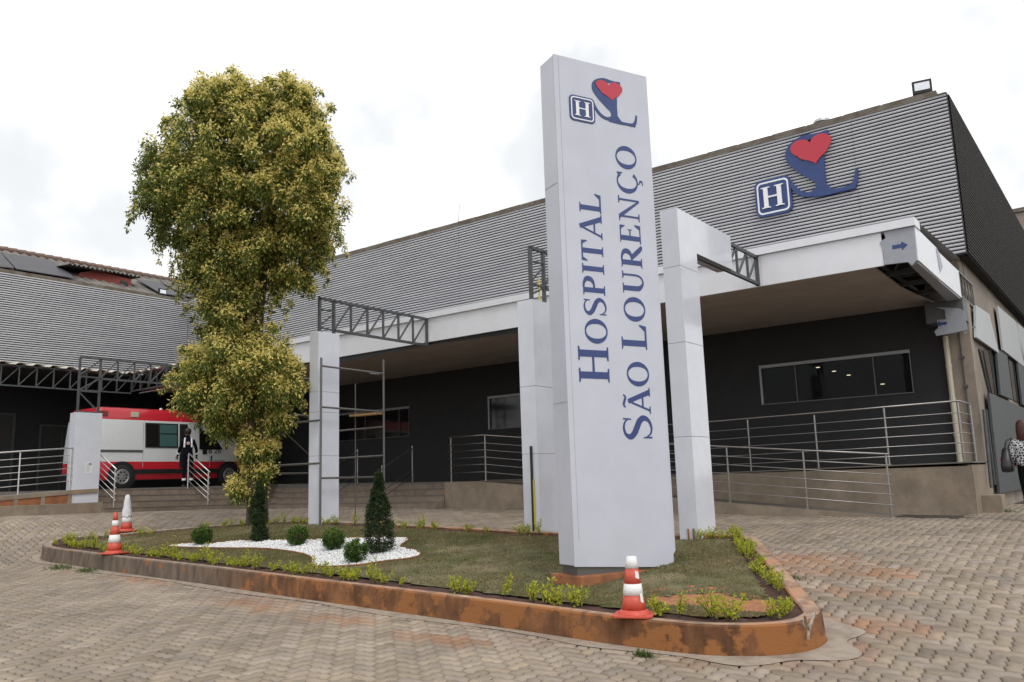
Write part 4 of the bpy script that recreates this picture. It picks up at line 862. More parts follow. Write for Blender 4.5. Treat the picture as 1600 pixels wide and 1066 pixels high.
TK, TN = .178, .070
def glyph(c):
    """returns list of strokes (list of (x,y,w)), or polygons; advance"""
    ser = lambda x, y, w=.36: ('poly', [(x - w / 2, y), (x + w / 2, y), (x + w / 2, y + .035), (x + w / 2 - .10, y + .06), (x - w / 2 + .10, y + .06), (x - w / 2, y + .035)]) if y < .5 else \
        ('poly', [(x - w / 2, y), (x + w / 2, y), (x + w / 2, y - .035), (x + w / 2 - .10, y - .06), (x - w / 2 + .10, y - .06), (x - w / 2, y - .035)])
    stem = lambda x, y0=0, y1=1, w=TK: ('poly', [(x - w / 2, y0), (x + w / 2, y0), (x + w / 2, y1), (x - w / 2, y1)])
    def ring(cx, cy, rx, ry, a0=0, a1=360, n=44):
        P = []
        for i in range(n + 1):
            a = R(a0 + (a1 - a0) * i / n); w = TN * .85 + (TK - TN * .85) * abs(math.cos(a)) ** 1.6
            P.append((cx + (rx - w / 2) * math.cos(a), cy + (ry - w / 2) * math.sin(a), w))
        return ('stroke', P)
    sp = lambda P, n=8: ('stroke', [tuple(q) for q in catmull(P, n)])
    if c == 'I': return [stem(.2), ser(.2, 0), ser(.2, 1)], .42
    if c == 'H': return [stem(.2), stem(.76), ('poly', [(.2, .48), (.76, .48), (.76, .48 + TN), (.2, .48 + TN)]), ser(.2, 0), ser(.2, 1), ser(.76, 0), ser(.76, 1)], .98
    if c == 'L': return [stem(.2), ser(.2, 1), ser(.2, 0), ('poly', [(.2, 0), (.72, 0), (.70, .0 + TN), (.2, TN)]), ('poly', [(.56, TN * .9), (.715, .001), (.76, .28), (.73, .28)])], .80
    if c in 'PR':
        g = [stem(.2), ser(.2, 0), ('poly', [(.02, 1), (.4, 1), (.4, .945), (.12, .945), (.02, .965)]), sp([(.25, .97, TN), (.42, .965, TN * 1.3), (.58, .87, TK * .85), (.61, .74, TK), (.56, .60, TK * .85), (.42, .51, TN * 1.3), (.25, .50, TN)])]
        if c == 'R': return g + [sp([(.38, .51, TK * .9), (.55, .28, TK), (.74, .05, TK * .9), (.84, .02, TN)])], .86
        return g, .74
    if c == 'T': return [stem(.40), ser(.40, 0), ('poly', [(.03, 1), (.77, 1), (.77, .94), (.03, .94)]), ('poly', [(.03, .96), (.16, .95), (.05, .74), (.02, .74)]), ('poly', [(.77, .96), (.64, .95), (.75, .74), (.78, .74)])], .82
    if c in 'AÃ':
        g = [('stroke', [(.10, .02, TN), (.42, 1.0, TN)]), ('stroke', [(.42, 1.03, TK * .9), (.76, .02, TK * 1.05)]), ('poly', [(.20, .32), (.66, .32), (.64, .32 + TN), (.22, .32 + TN)]), ser(.12, 0, .26), ser(.76, 0, .32)]
        if c == 'Ã': g.append(sp([(.20, 1.16, .03), (.30, 1.24, .08), (.43, 1.20, .09), (.56, 1.16, .08), (.66, 1.24, .03)]))
        return g, .90
    if c == 'O': return [ring(.46, .5, .44, .52)], .96
    if c in 'CÇ':
        g = [ring(.46, .5, .44, .52, 48, 318), ('poly', [(.70, .94), (.76, 1.0), (.79, 1.0), (.79, .72), (.76, .72)])]
        if c == 'Ç': g.append(sp([(.46, .02, .04), (.44, -.08, .04), (.54, -.13, .07), (.54, -.22, .06), (.40, -.25, .03)]))
        return g, .88
    if c == 'S': return [sp([(.58, .80, .03), (.50, .93, .05), (.34, .985, TN), (.16, .92, .09), (.10, .76, TK * .85), (.20, .62, TK), (.36, .52, TK * 1.05), (.52, .42, TK), (.60, .27, TK * .85), (.53, .10, .10), (.34, .01, TN), (.17, .06, .05), (.07, .24, .03)]),
                          ('poly', [(.55, .72), (.585, .72), (.60, 1.0), (.56, 1.0)]), ('poly', [(.06, .30), (.09, .30), (.10, .0), (.055, .0)])], .70
    if c == 'U': return [('stroke', [tuple(q) for q in catmull([(.22, 1, TK), (.22, .45, TK), (.24, .2, TK), (.42, .02, .08), (.62, .1, TN), (.70, .35, TN), (.70, 1, TN)], 8)]), ser(.22, 1), ser(.70, 1, .28)], .92
    if c == 'E': return [stem(.2), ('poly', [(.02, 1), (.66, 1), (.66, .945), (.02, .965)]), ('poly', [(.02, 0), (.70, 0), (.68, .055), (.02, .04)]), ('poly', [(.2, .49), (.5, .49), (.5, .54), (.2, .54)]),
                          ('poly', [(.66, 1), (.52, .95), (.64, .76), (.66, .76)]), ('poly', [(.69, 0), (.54, .05), (.68, .28), (.71, .28)]), ('poly', [(.52, .40), (.52, .63), (.48, .53), (.48, .50)])], .78
    if c == 'N': return [stem(.18, 0, .98, TN), stem(.80, 0, 1, TN), ('poly', [(.06, 1.0), (.24, 1.0), (.83, .0), (.76, -.03)]), ser(.18, 0, .28), ser(.80, 1, .28), ('poly', [(.0, 1), (.2, 1), (.2, .955), (.0, .97)])], 1.0
    return [], .42
def add_strokes(mb, shapes, fn, nrm, base=.001, th=.003, counter=[0]):
    """fn maps glyph coordinates to the world; every piece sits a hair prouder than the one before"""
    for k, s in enumerate(shapes):
        kind, P = s; h = th + .0004 * (k % 9)
        if kind == 'poly':
            mb.prism([fn(x, y) + nrm * base for x, y in P], nrm * h)
        else:
            Lp = []; Rp = []; n_ = len(P); cl = abs(P[0][0] - P[-1][0]) + abs(P[0][1] - P[-1][1]) < 1e-6
            for i in range(n_):
                a = P[i - 1 if i else (n_ - 2 if cl else 0)]; b = P[i + 1 if i < n_ - 1 else (1 if cl else n_ - 1)]; d = Vector((b[0] - a[0], b[1] - a[1])); d.normalize(); q = Vector((-d.y, d.x)) * P[i][2] / 2
                Lp.append((P[i][0] + q.x, P[i][1] + q.y)); Rp.append((P[i][0] - q.x, P[i][1] - q.y))
            vs = [fn(*p) + nrm * base for p in Lp] + [fn(*p) + nrm * base for p in Rp]; vs += [v + nrm * h for v in vs]; N2 = 2 * n_
            fs = []
            for i in range(n_ - 1): fs += [(i, i + 1, n_ + i + 1, n_ + i), (N2 + i, N2 + n_ + i, N2 + n_ + i + 1, N2 + i + 1), (i, N2 + i, N2 + i + 1, i + 1), (n_ + i, n_ + i + 1, N2 + n_ + i + 1, N2 + n_ + i)]
            fs += [(0, n_, N2 + n_, N2), (n_ - 1, N2 + n_ - 1, N2 + N2 - 1, N2 - 1)]
            mb.add(vs, fs)
def layout(text, big, small, track):
    x = 0; out = []
    first = True
    for ch in text:
        if ch == ' ': x += .30 * small; first = True; continue
        s = big if first else small; sh, adv = glyph(ch); out.append((ch, x, s, sh)); x += adv * s + track; first = False
    return out, x
def word(text, u_base, z0, z1, big, small, nm):
    out, tot = layout(text, big, small, .012); k = (z1 - z0) / tot; m_ = MB()
    for ch, x, s, sh in out:
        fn = lambda gx, gy, x=x, s=s: SP(u_base - gy * s, z0 + (x + gx * s) * k)       # reads upwards, feet of the letters to the right
        add_strokes(m_, sh, fn, NR)
    return obj(nm, m_, M['blue'], sg)
word('HOSPITAL', .585, 1.17, 3.70, .455, .335, 'lettering'); word('SÃO', 1.205, .45, 1.50, .445, .34, 'lettering'); word('LOURENÇO', 1.205, 1.62, 4.46, .40, .335, 'lettering')

def rrect(cx, cy, hw, hh, r, n_=6):
    P = []
    for q, (sx, sy) in enumerate(((1, 1), (-1, 1), (-1, -1), (1, -1))):
        for i in range(n_ + 1): a = R(90 * q + 90 * i / n_); P.append((cx + sx * (hw - r) + r * math.cos(a), cy + sy * (hh - r) + r * math.sin(a)))
    return P
def logo(parent, fn, nrm, th, sub=None):
    m_ = MB(); sp = lambda P: ('stroke', [tuple(q) for q in catmull(P, 8)])
    SL = [sp([(2.14, 1.93, .10), (1.80, 1.93, .11), (1.45, 1.90, .22), (1.12, 1.72, .24), (1.10, 1.45, .28), (1.32, 1.18, .31), (1.62, .92, .33), (1.80, .66, .22), (1.76, .42, .16), (1.52, .33, .13), (1.28, .42, .13), (1.10, .62, .12), (1.0, .85, .07)]),
          ('poly', [(1.74, 1.3), (1.98, 1.3), (1.99, .30), (1.76, .24)]), sp([(1.60, .27, .08), (2.0, .27, .13), (2.35, .27, .11), (2.60, .28, .13), (2.72, .36, .13), (2.78, .52, .09), (2.81, .72, .07)]),
          ('poly', [(1.36, 1.62), (2.0, 1.62), (1.99, 1.02), (1.52, .98)]), ('poly', [(2.02, 1.99), (2.17, 1.99), (2.17, 1.82), (2.13, 1.82)]), ('poly', [(1.95, .30), (2.18, .28), (1.97, .55)]), ('poly', [(2.45, .215), (2.74, .215), (2.80, .60), (2.70, .40)])]
    add_strokes(m_, SL, fn, nrm, .001, th); obj('monogram', m_, M['blue2'], parent)
    HP = []
    for i in range(60):
        t = 2 * math.pi * i / 60; hx = 16 * math.sin(t) ** 3 / 17; hy = (13 * math.cos(t) - 5 * math.cos(2 * t) - 2 * math.cos(3 * t) - math.cos(4 * t)) / 17
        HP.append((1.70 + hx * .60 - hy * .08, 1.58 + hy * .47 * (.86 if hy < -.3 else 1) + hx * .03 + (-.065 if hy < -.3 else 0)))
    m_ = MB(); m_.prism([fn(*p) + nrm * (th + .006) for p in HP], nrm * .4 * th); obj('heart', m_, M['red'], parent)
    m_ = MB(); m_.prism([fn(*p) + nrm * .002 for p in rrect(.5, .5, .52, .52, .17)], nrm * (th + .004)); bx = obj('letter_box', m_, M['blue2'], parent)
    outer = rrect(.5, .5, .46, .46, .13); inner = rrect(.5, .5, .415, .415, .10); n_ = len(outer); m_ = MB(); h = th + .007
    vs = [fn(*p) + nrm * h for p in outer] + [fn(*p) + nrm * h for p in inner]; vs += [v + nrm * .002 for v in vs]
    fs = []
    for i in range(n_): j = (i + 1) % n_; fs += [(i, j, n_ + j, n_ + i), (2 * n_ + i, 2 * n_ + j, 3 * n_ + j, 3 * n_ + i), (i, j, 2 * n_ + j, 2 * n_ + i), (n_ + i, n_ + j, 3 * n_ + j, 3 * n_ + i)]
    m_.add(vs, fs); obj('white_border', m_, M['hwhite'], bx)
    m_ = MB(); sh, _ = glyph('H'); add_strokes(m_, sh, lambda x, y: fn(.16 + x * .70, .20 + y * .60), nrm, th + .0075, max(.003, th * .5)); obj('letter', m_, M['hwhite'], bx)
logo(sg, lambda x, y: SP(.17 + x * .385, 4.655 + y * .345), NR, .004)
wl = thing('wall_logo', 'blue and red hospital logo fixed to the corrugated cladding', 'logo', (-5.5, YC - .1, 6.5))
NF = Vector((0, -1, 0)); logo(wl, lambda x, y: Vector((-6.77 + x * .83, YC - .05, 6.02 + y * .86)), NF, .07)

# ================================================================== CONES
def cone(label, loc, rz, short=False, top_mat='band'):
    t_ = thing('traffic_cone', label, 'traffic cone', loc, rz)
    b = MB(); b.prism([(x * .2, y * .2, 0) for x, y in ((1, .8), (.8, 1), (-.8, 1), (-1, .8), (-1, -.8), (-.8, -1), (.8, -1), (1, -.8))], (0, 0, .02)); b.lathe([(.165, .02), (.15, .045), (.128, .06)], 24)
    obj('base', b, M['cone'], t_, world=False, smooth=False, bevel=.004)
    rad = lambda z: .128 - (z - .06) * (.128 - .028) / .69
    segs = [(.06, .20, 'cone'), (.20, .34, 'band'), (.34, .50, 'cone'), (.50, .60, 'band'), (.60, .75, top_mat)]
    if short:
        rad = lambda z: .120 - (z - .06) * .138; segs = [(.06, .20, 'cone'), (.20, .31, 'band'), (.31, .46, 'cone'), (.46, .575, 'band')]
    for k, (a, b_, mm) in enumerate(segs):
        q = MB(); e_ = .0025 if mm == 'band' else 0; q.lathe([(rad(a) + e_, a), (rad((a + b_) / 2) + e_, (a + b_) / 2), (rad(b_) + e_, b_)], 28); obj('reflective_band' if mm == 'band' else 'body', q, M[mm], t_, world=False, smooth=True)
    return t_
p = onG(990, 963, KH); cf = cone('traffic cone with a torn white sticker standing on the kerb before the totem', (p[0] - .02, p[1] + .05, float(gs(p[0], p[1])) + KH), R(20), short=True)
q = MB(); rad = lambda z: .1235 - (z - .06) * .138
for z0, z1, a0_, a1_ in ((.36, .43, -58, -24), (.13, .22, -42, -20)):
    c_ = [(rad(z) * math.cos(R(a)) * 1.005, rad(z) * math.sin(R(a)) * 1.005, z + (.012 if a == a0_ else 0)) for z in (z0, z1) for a in (a0_, (a0_ + a1_) / 2, a1_)]
    q = MB(); q.add(c_, [(0, 1, 4, 3), (1, 2, 5, 4)]); obj('sticker', q, M['band'], cf, world=False)
p = onG(178, 865, KH); cone('traffic cone on the far left end of the kerb', (p[0], p[1], float(gs(p[0], p[1])) + KH), R(10), top_mat='cone')
p = onG(197, 831); cb = cone('traffic cone with a white plastic bag pulled over its top', (p[0], p[1], float(gs(p[0], p[1])) + .01), R(35), top_mat='cone')
bagm = mat('white_plastic_bag', (.74, .75, .77), .4, col2=(.12, .12, .16), nscale=16, thr=(.62, .68), bump=.5, bscale=25)
q = MB(); prof = [(.112, .33), (.095, .37), (.10, .45), (.078, .55), (.07, .66), (.055, .74), (.045, .80), (.01, .82)]; q.lathe(prof, 18)
q.v = [(x * (1 + .14 * math.sin(7 * math.atan2(y, x) + z * 30)) - .0, y * (1 + .12 * math.cos(5 * math.atan2(y, x) + z * 22)), z + .02 * math.sin(3 * math.atan2(y, x))) for x, y, z in q.v]
o = obj('plastic_bag', q, bagm, smooth=True); o.location = cb.location; tag(o, 'crumpled white plastic bag pulled over a traffic cone', 'plastic bag')
q = MB(); a = onG(200, 812, .5); pts = [onG(207, 832, .25), onG(220, 822, .1), onG(245, 832, .05), onG(275, 838, KH + .03)]; q.tube([tuple(x) for x in catmull(pts, 5)], .006, 5)
tag(obj('barrier_tape', q, M['yellow']), 'twisted strip of yellow tape trailing from the bagged cone', 'tape')

# ================================================================== FOLIAGE
def leaves(centres, rad, n, size, colf, droop=.5, seed=1, shell=.55, squash=1.0):
    """leaf quads filling balls round the centres; colour per leaf"""
    g = np.random.default_rng(seed); C_ = np.asarray(centres, float); K = len(C_); rad = np.broadcast_to(np.asarray(rad, float), (K,)); n = np.broadcast_to(np.asarray(n, int), (K,))
    idx = np.repeat(np.arange(K), n); T = len(idx); d = g.normal(size=(T, 3)); d /= np.linalg.norm(d, axis=1)[:, None]
    r = rad[idx] * (shell + (1 - shell) * g.random(T)) * np.where(g.random(T) < .25, g.random(T), 1); P = C_[idx] + d * r[:, None] * np.array([1, 1, squash])
    ax = d * .8 + g.normal(size=(T, 3)) * .7 + np.array([0, 0, -droop]); ax /= np.linalg.norm(ax, axis=1)[:, None]
    sd = np.cross(ax, g.normal(size=(T, 3))); sd /= np.linalg.norm(sd, axis=1)[:, None]
    L_ = size * (.7 + .6 * g.random(T))[:, None]; Wd = L_ * .22
    nrm = np.cross(ax, sd); V = np.stack([P, P + ax * L_ * .45 + sd * Wd + nrm * L_ * .05, P + ax * L_, P + ax * L_ * .45 - sd * Wd + nrm * L_ * .05], 1).reshape(-1, 3)
    return V, np.arange(T * 4).reshape(-1, 4), colf(P, idx, d, g)
# ---- main tree
TD = 17.6; tb_ = onG(400, 818, KH)
PXM = F * 1600
def tp(px, py, dd=0): return aD(px, py, TD + dd)
tree = thing('ficus_tree', 'tall clipped ficus tree with a big round crown on the island', 'tree', tuple(tb_))
trk = MB()
def limb(pts, rr): trk.tube([tuple(p) for p in catmull(pts, 5)], list(np.interp(np.linspace(0, 1, (len(pts) - 1) * 5 + 1), np.linspace(0, 1, len(rr)), rr)), 12)
base = tp(402, 826); limb([base, tp(402, 790), tp(402, 750), tp(400, 715)], [.25, .21, .20, .22])
limb([tp(398, 730), tp(390, 690), tp(392, 640), tp(380, 560), tp(372, 470), tp(368, 380), tp(372, 290)], [.14, .13, .12, .11, .10, .08, .05])
limb([tp(404, 735), tp(412, 690), tp(412, 640), tp(404, 575), tp(404, 505), tp(412, 430), tp(425, 340), tp(435, 250)], [.13, .12, .10, .10, .10, .09, .07, .04])
limb([tp(402, 730, .1), tp(402, 690, .15), tp(396, 620, .2), tp(385, 520, .2)], [.14, .12, .10, .07])
for (a, b, c) in (((372, 400), (330, 350), (280, 300)), ((368, 380), (360, 300), (330, 210)), ((415, 400), (460, 350), (500, 300)), ((420, 350), (450, 280), (470, 190)), ((372, 300), (380, 240), (395, 170)), ((385, 560), (340, 590), (305, 600)), ((404, 560), (430, 590), (450, 600)), ((400, 700), (380, 740), (365, 770)), ((408, 690), (430, 675), (445, 680)), ((410, 440), (450, 430), (480, 420))):
    limb([tp(*a), tp(*b, .3 * rng.random() - .1), tp(*c, rng.random() * 1.0 - .5)], [.06, .04, .015])
obj('trunk', trk, M['bark'], tree, smooth=True)
E = [(385, 240, 140, 118, 1.05, 95), (290, 290, 84, 100, .85, 56), (470, 260, 72, 122, .9, 60), (380, 340, 140, 88, 1.0, 60), (498, 310, 52, 80, .6, 26), (452, 168, 50, 50, .5, 16), (345, 172, 78, 55, .65, 24), (240, 310, 36, 45, .4, 9), (375, 140, 48, 30, .4, 9), (430, 400, 70, 52, .6, 22),
     (355, 415, 75, 75, .7, 34), (318, 410, 38, 50, .4, 9), (462, 430, 38, 42, .4, 10), (490, 385, 38, 40, .35, 8), (352, 490, 56, 62, .6, 30), (362, 570, 80, 62, .8, 44), (345, 618, 72, 52, .7, 30), (425, 600, 50, 48, .5, 20), (405, 550, 55, 42, .5, 13), (298, 590, 28, 40, .35, 8), (352, 668, 36, 20, .3, 6),
     (430, 660, 26, 22, .25, 5), (398, 682, 32, 14, .2, 4), (408, 738, 28, 18, .25, 6), (388, 705, 24, 16, .3, 5), (418, 700, 18, 16, .25, 4), (398, 770, 20, 12, .2, 3), (372, 764, 18, 14, .15, 3), (450, 590, 24, 30, .3, 5)]
cs = []; rd = []; cn = []; sc_ = TD / PXM; yl = []
for (cx, cy, rx, ry, dpt, k) in E:
    for _ in range(int(k * 2.3)):
        d = rng.normal(size=3); d /= np.linalg.norm(d); q = .60 + .48 * rng.random() ** .6
        if rng.random() < .2: q *= .6
        rr = .10 + .15 * rng.random(); m_x = max(rx - rr / sc_ * .7, 4); m_y = max(ry - rr / sc_ * .7, 4)
        px, py = cx + d[0] * q * m_x, cy + d[1] * q * m_y; dz_ = d[2] * q * dpt * 1.25
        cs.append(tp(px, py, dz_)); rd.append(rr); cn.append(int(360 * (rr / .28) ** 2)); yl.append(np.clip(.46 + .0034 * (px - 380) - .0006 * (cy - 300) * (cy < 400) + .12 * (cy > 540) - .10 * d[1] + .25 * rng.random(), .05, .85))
yl = np.array(yl)
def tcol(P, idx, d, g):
    T = len(idx); rr_ = np.linalg.norm(P - np.array(cs)[idx], axis=1) / np.array(rd)[idx]          # young yellow leaves at the outer tips; lit tops, shaded undersides painted in too
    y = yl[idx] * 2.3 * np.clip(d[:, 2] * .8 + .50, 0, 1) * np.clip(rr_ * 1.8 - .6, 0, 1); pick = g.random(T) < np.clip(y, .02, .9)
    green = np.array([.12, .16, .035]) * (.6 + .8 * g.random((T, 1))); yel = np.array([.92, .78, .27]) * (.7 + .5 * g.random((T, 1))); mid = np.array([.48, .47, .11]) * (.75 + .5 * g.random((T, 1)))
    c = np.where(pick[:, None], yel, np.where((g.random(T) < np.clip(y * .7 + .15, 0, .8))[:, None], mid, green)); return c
for (cx, cy, rx, ry, dpt, k) in E[:12] + E[12:21]:
    for _ in range(6):
        a = rng.random() * 6.283; px, py = cx + math.cos(a) * rx * .95, cy - math.sin(a) * ry * 1.02
        if 255 < px < 335 and py > 640: continue
        for q_ in range(4): cs.append(tp(px + math.cos(a) * q_ * 5 + rng.normal() * 3, py - math.sin(a) * q_ * 4 + q_ * q_ * 1.6, rng.normal() * .2)); rd.append(.09 - .012 * q_); cn.append(int(34 - 6 * q_)); yl = np.append(yl, .55)
for (px, py, dz_, rr, nn_) in ((385, 240, 0, .95, 5200), (300, 290, .0, .62, 2200), (470, 250, .0, .62, 2400), (390, 340, .0, .75, 3200), (360, 430, 0, .5, 1500), (350, 500, 0, .42, 1300), (365, 570, 0, .6, 2000), (350, 620, 0, .5, 1300), (420, 600, 0, .4, 900), (420, 170, 0, .45, 1200), (340, 190, 0, .5, 1300), (430, 400, 0, .45, 1100)):
    cs.append(tp(px, py, dz_)); rd.append(rr); cn.append(nn_); yl = np.append(yl, .08)
cn = [int(c * 1.2) for c in cn]
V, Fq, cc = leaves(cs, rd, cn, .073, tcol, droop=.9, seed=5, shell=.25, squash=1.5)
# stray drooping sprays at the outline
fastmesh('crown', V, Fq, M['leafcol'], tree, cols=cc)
# ---- bushes
def ball_bush(label, px, py, r, seed):
    b = onG(px, py, KH); z = zs(b[0], b[1]) + .02; t_ = thing('round_bush', label, 'bush', (b[0], b[1], z))
    g = np.random.default_rng(seed); K = 60; d = g.normal(size=(K, 3)); d /= np.linalg.norm(d, axis=1)[:, None]; d[:, 2] *= .95
    cs_ = np.array([b[0], b[1], z + r * .92]) + d * r * .74
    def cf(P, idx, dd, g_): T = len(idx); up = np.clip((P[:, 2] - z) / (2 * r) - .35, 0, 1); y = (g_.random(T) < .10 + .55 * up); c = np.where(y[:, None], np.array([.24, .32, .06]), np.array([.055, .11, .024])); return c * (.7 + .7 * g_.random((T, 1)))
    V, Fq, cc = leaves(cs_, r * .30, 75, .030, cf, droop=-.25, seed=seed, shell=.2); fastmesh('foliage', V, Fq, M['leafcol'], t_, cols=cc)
    m_ = MB(); m_.tube([(b[0], b[1], z - .03), (b[0], b[1], z + r)], [.02, .012], 6); 
    for a in range(6): m_.tube([(b[0], b[1], z + .05), (b[0] + r * .6 * math.cos(a), b[1] + r * .6 * math.sin(a), z + r * 1.1)], [.01, .005], 4)
    obj('stem', m_, M['bark'], t_)
ball_bush('round bush with yellowish tips at the narrow left end of the pebbles', 316, 851, .205, 21); ball_bush('round green bush between the two conical shrubs, left of the middle pair', 465, 852, .20, 22)
ball_bush('round green bush just left of and behind the largest ball bush', 521, 859, .205, 23); ball_bush('largest round bush at the front of the white pebble bed', 556, 878, .20, 24)
def topiary(label, px, py, prof, seed, h, twist=0):
    b = onG(px, py, KH); z = zs(b[0], b[1]) + .01; t_ = thing('conical_shrub', label, 'shrub', (b[0], b[1], z)); g = np.random.default_rng(seed); cs_ = []; rr = []
    for i in range(210):
        t = g.random() ** .9; R_ = np.interp(t, [p_[0] for p_ in prof], [p_[1] for p_ in prof]); a = g.random() * 6.28; q = R_ * (.55 + .45 * g.random() ** .5)
        cx = twist * math.sin(t * 9) * .05; cs_.append((b[0] + q * math.cos(a) * .85 + cx, b[1] + q * math.sin(a) * .85, z + t * h + .03)); rr.append(max(.035, R_ * (.24 + .2 * g.random())))
    def cf(P, idx, dd, g_): T = len(idx); return np.where((g_.random(T) < .2)[:, None], np.array([.10, .14, .05]), np.array([.032, .056, .024])) * (.7 + .7 * g_.random((T, 1)))
    V, Fq, cc = leaves(cs_, rr, 85, .032, cf, droop=-.5, seed=seed, shell=.2); fastmesh('foliage', V, Fq, M['leafcol'], t_, cols=cc)
    m_ = MB(); m_.tube([(b[0], b[1], z - .03), (b[0] + .01, b[1], z + h * .5), (b[0], b[1], z + h * .95)], [.028, .02, .006], 7); obj('stem', m_, M['bark'], t_)
topiary('tall dense conical shrub standing on the white pebbles', 592, 863, [(0, .18), (.12, .26), (.3, .25), (.55, .18), (.75, .11), (.9, .06), (1, .03)], 31, 1.22)
topiary('slimmer spiral-cut conical shrub in front of the tree trunk', 403, 845, [(0, .17), (.15, .19), (.28, .12), (.36, .18), (.50, .18), (.58, .08), (.66, .12), (.8, .10), (1, .02)], 32, 1.05, 1)

# ---- hedge seedlings
def seedling(seed, nst, h):
    t_ = bpy.data.objects.new('hedge_seedling', None); C.objects.link(t_); t_.empty_display_size = .1
    g = np.random.default_rng(seed); m_ = MB(); cs_ = []
    for i in range(nst):
        a = g.random() * 6.28; r_ = .02 + .09 * g.random(); hh = h * (.55 + .45 * g.random()); tip = (r_ * math.cos(a) * 1.4, r_ * math.sin(a) * 1.4, hh); m_.tube([(0, 0, -.02), (tip[0] * .4, tip[1] * .4, hh * .5), tip], [.005, .004, .002], 4)
        for t in np.linspace(.3, 1.0, 6): cs_.append((tip[0] * t, tip[1] * t, hh * t))
    obj('stem', m_, M['bark'], t_, world=False)
    def cf(P, idx, d, g_): T = len(idx); q = g_.random((T, 1)); return (np.array([.60, .57, .06]) * q + np.array([.26, .34, .04]) * (1 - q)) * (.85 + .3 * g_.random((T, 1)))
    V, Fq, cc = leaves(cs_, .028, 7, .042, cf, droop=-.5, seed=seed + 9, shell=.1); V[:, 2] = np.maximum(V[:, 2], .003); fastmesh('leaves', V, Fq, M['leafcol'], t_, cols=cc); return t_
protos = [seedling(50 + i, 3 + i % 3, .17 + .045 * (i % 4)) for i in range(6)]
used = set()
def plant(i, x, y, label, group, s=1.0):
    pr = protos[i % 6]; z = zs(x, y) - .005; rz = rng.random() * 6.28
    if i % 6 not in used: used.add(i % 6); o = pr; o.location = (x, y, z); o.rotation_euler = (0, 0, rz); o.scale = (s,) * 3
    else: o = dup(pr, (x, y, z), rz, scale=s)
    tag(o, label, 'seedling', group)
PATH = offset_poly(OUT, KW + .12)
# arc sample: parts of the ring by what they are seen against
cum = 0; pos = []
for i in range(len(PATH)):
    a = PATH[i]; b = PATH[(i + 1) % len(PATH)]; L_ = np.linalg.norm(b - a)
    while cum < L_: pos.append(a + (b - a) * cum / L_); cum += .20
    cum -= L_
pos = np.array(pos); q = np.array([MW @ np.array([x, y, float(gs(x, y)) + KH]) for x, y in pos]); pu = q[:, 0] / q[:, 2] * PXM + 800; pv = q[:, 1] / q[:, 2] * PXM + 533
k = 0
for i, (x, y) in enumerate(pos):
    front = pv[i] > 845 and pu[i] < 1225 and not (pu[i] > 1120 and pv[i] < 925); right = pu[i] > 1115 and not front; back = not front and not right
    seg = 'near the cone at the far left of the front kerb' if pu[i] < 300 else 'in front of the white pebble bed' if pu[i] < 640 else 'between the pebble bed and the totem sign' if pu[i] < 860 else 'in front of the totem sign' if pu[i] < 1060 else 'by the bare orange earth at the round nose'
    segb = 'left of the tree' if pu[i] < 390 else 'between the tree and the scaffolded pillar' if pu[i] < 500 else 'between the scaffold and the totem sign' if pu[i] < 900 else 'behind the totem sign'
    if front: keep_ = rng.random() < (.85 if pu[i] < 640 else .40); lab = ('yellow-green hedge seedling ' + seg, 'hedge seedlings ' + seg); s = .85 if pu[i] < 700 else 1.05
    elif right: keep_ = rng.random() < .98; lab = ('bushy yellow-green hedge seedling along the right end of the kerb', 'hedge seedlings at the right end of the island'); s = .78
    else: keep_ = rng.random() < .55; lab = ('small seedling on the back edge of the island ' + segb, 'back edge seedlings ' + segb); s = .75
    if keep_: jx, jy = rng.normal(size=2) * .03; plant(k, x + jx, y + jy, lab[0], lab[1], s * (.8 + .4 * rng.random())); k += 1
# weeds in the paving
wm = []
for (px, py, n_, w_) in ((95, 888, 260, .5), (135, 893, 260, .35), (1005, 1026, 160, .12), (1562, 800, 240, .30), (1570, 780, 160, .4), (1240, 905, 50, .2)):
    c_ = onG(px, py); g = rng.normal(size=(n_, 2)) * [w_ * .4, w_ * .2] + c_[:2]; z = gs(g[:, 0], g[:, 1]); an = rng.random(n_) * 6.28; dx = np.column_stack([np.cos(an), np.sin(an), an * 0]) * .006
    b_ = np.column_stack([g, z]); tpz = b_ + np.column_stack([rng.normal(size=(n_, 2)) * .03, .03 + .05 * rng.random(n_)]); wm.append(np.stack([b_ - dx, b_ + dx, tpz], 1).reshape(-1, 3))
wm = np.concatenate(wm); T = len(wm) // 3
tag(fastmesh('weeds', wm, np.arange(T * 3).reshape(-1, 3), M['leafcol'], cols=np.array([.11, .15, .045]) * (.6 + .9 * rng.random((T, 1)))), 'sparse weeds growing in the paving joints', 'weeds', kind='stuff')
# fallen leaves
c_ = onG(440, 828, KH)[:2]; n_ = 900; g = rng.normal(size=(n_, 2)) * [1.9, .8] + c_; g = g[inpoly(g, LAWN)]; n_ = len(g); z = zs(g[:, 0], g[:, 1]) + .035; an = rng.random(n_) * 6.28
d1 = np.column_stack([np.cos(an), np.sin(an), .3 * rng.normal(size=n_)]) * .022; d2 = np.column_stack([-np.sin(an), np.cos(an), .3 * rng.normal(size=n_)]) * .009; b_ = np.column_stack([g, z])
V = np.stack([b_ - d1, b_ + d2, b_ + d1, b_ - d2], 1).reshape(-1, 3)
tag(fastmesh('fallen_leaves', V, np.arange(n_ * 4).reshape(-1, 4), M['leafcol'], cols=np.array([.36, .27, .10]) * (.4 + .9 * rng.random((n_, 1)))), 'dry fallen leaves scattered on the turf under the tree', 'fallen leaves', kind='stuff')

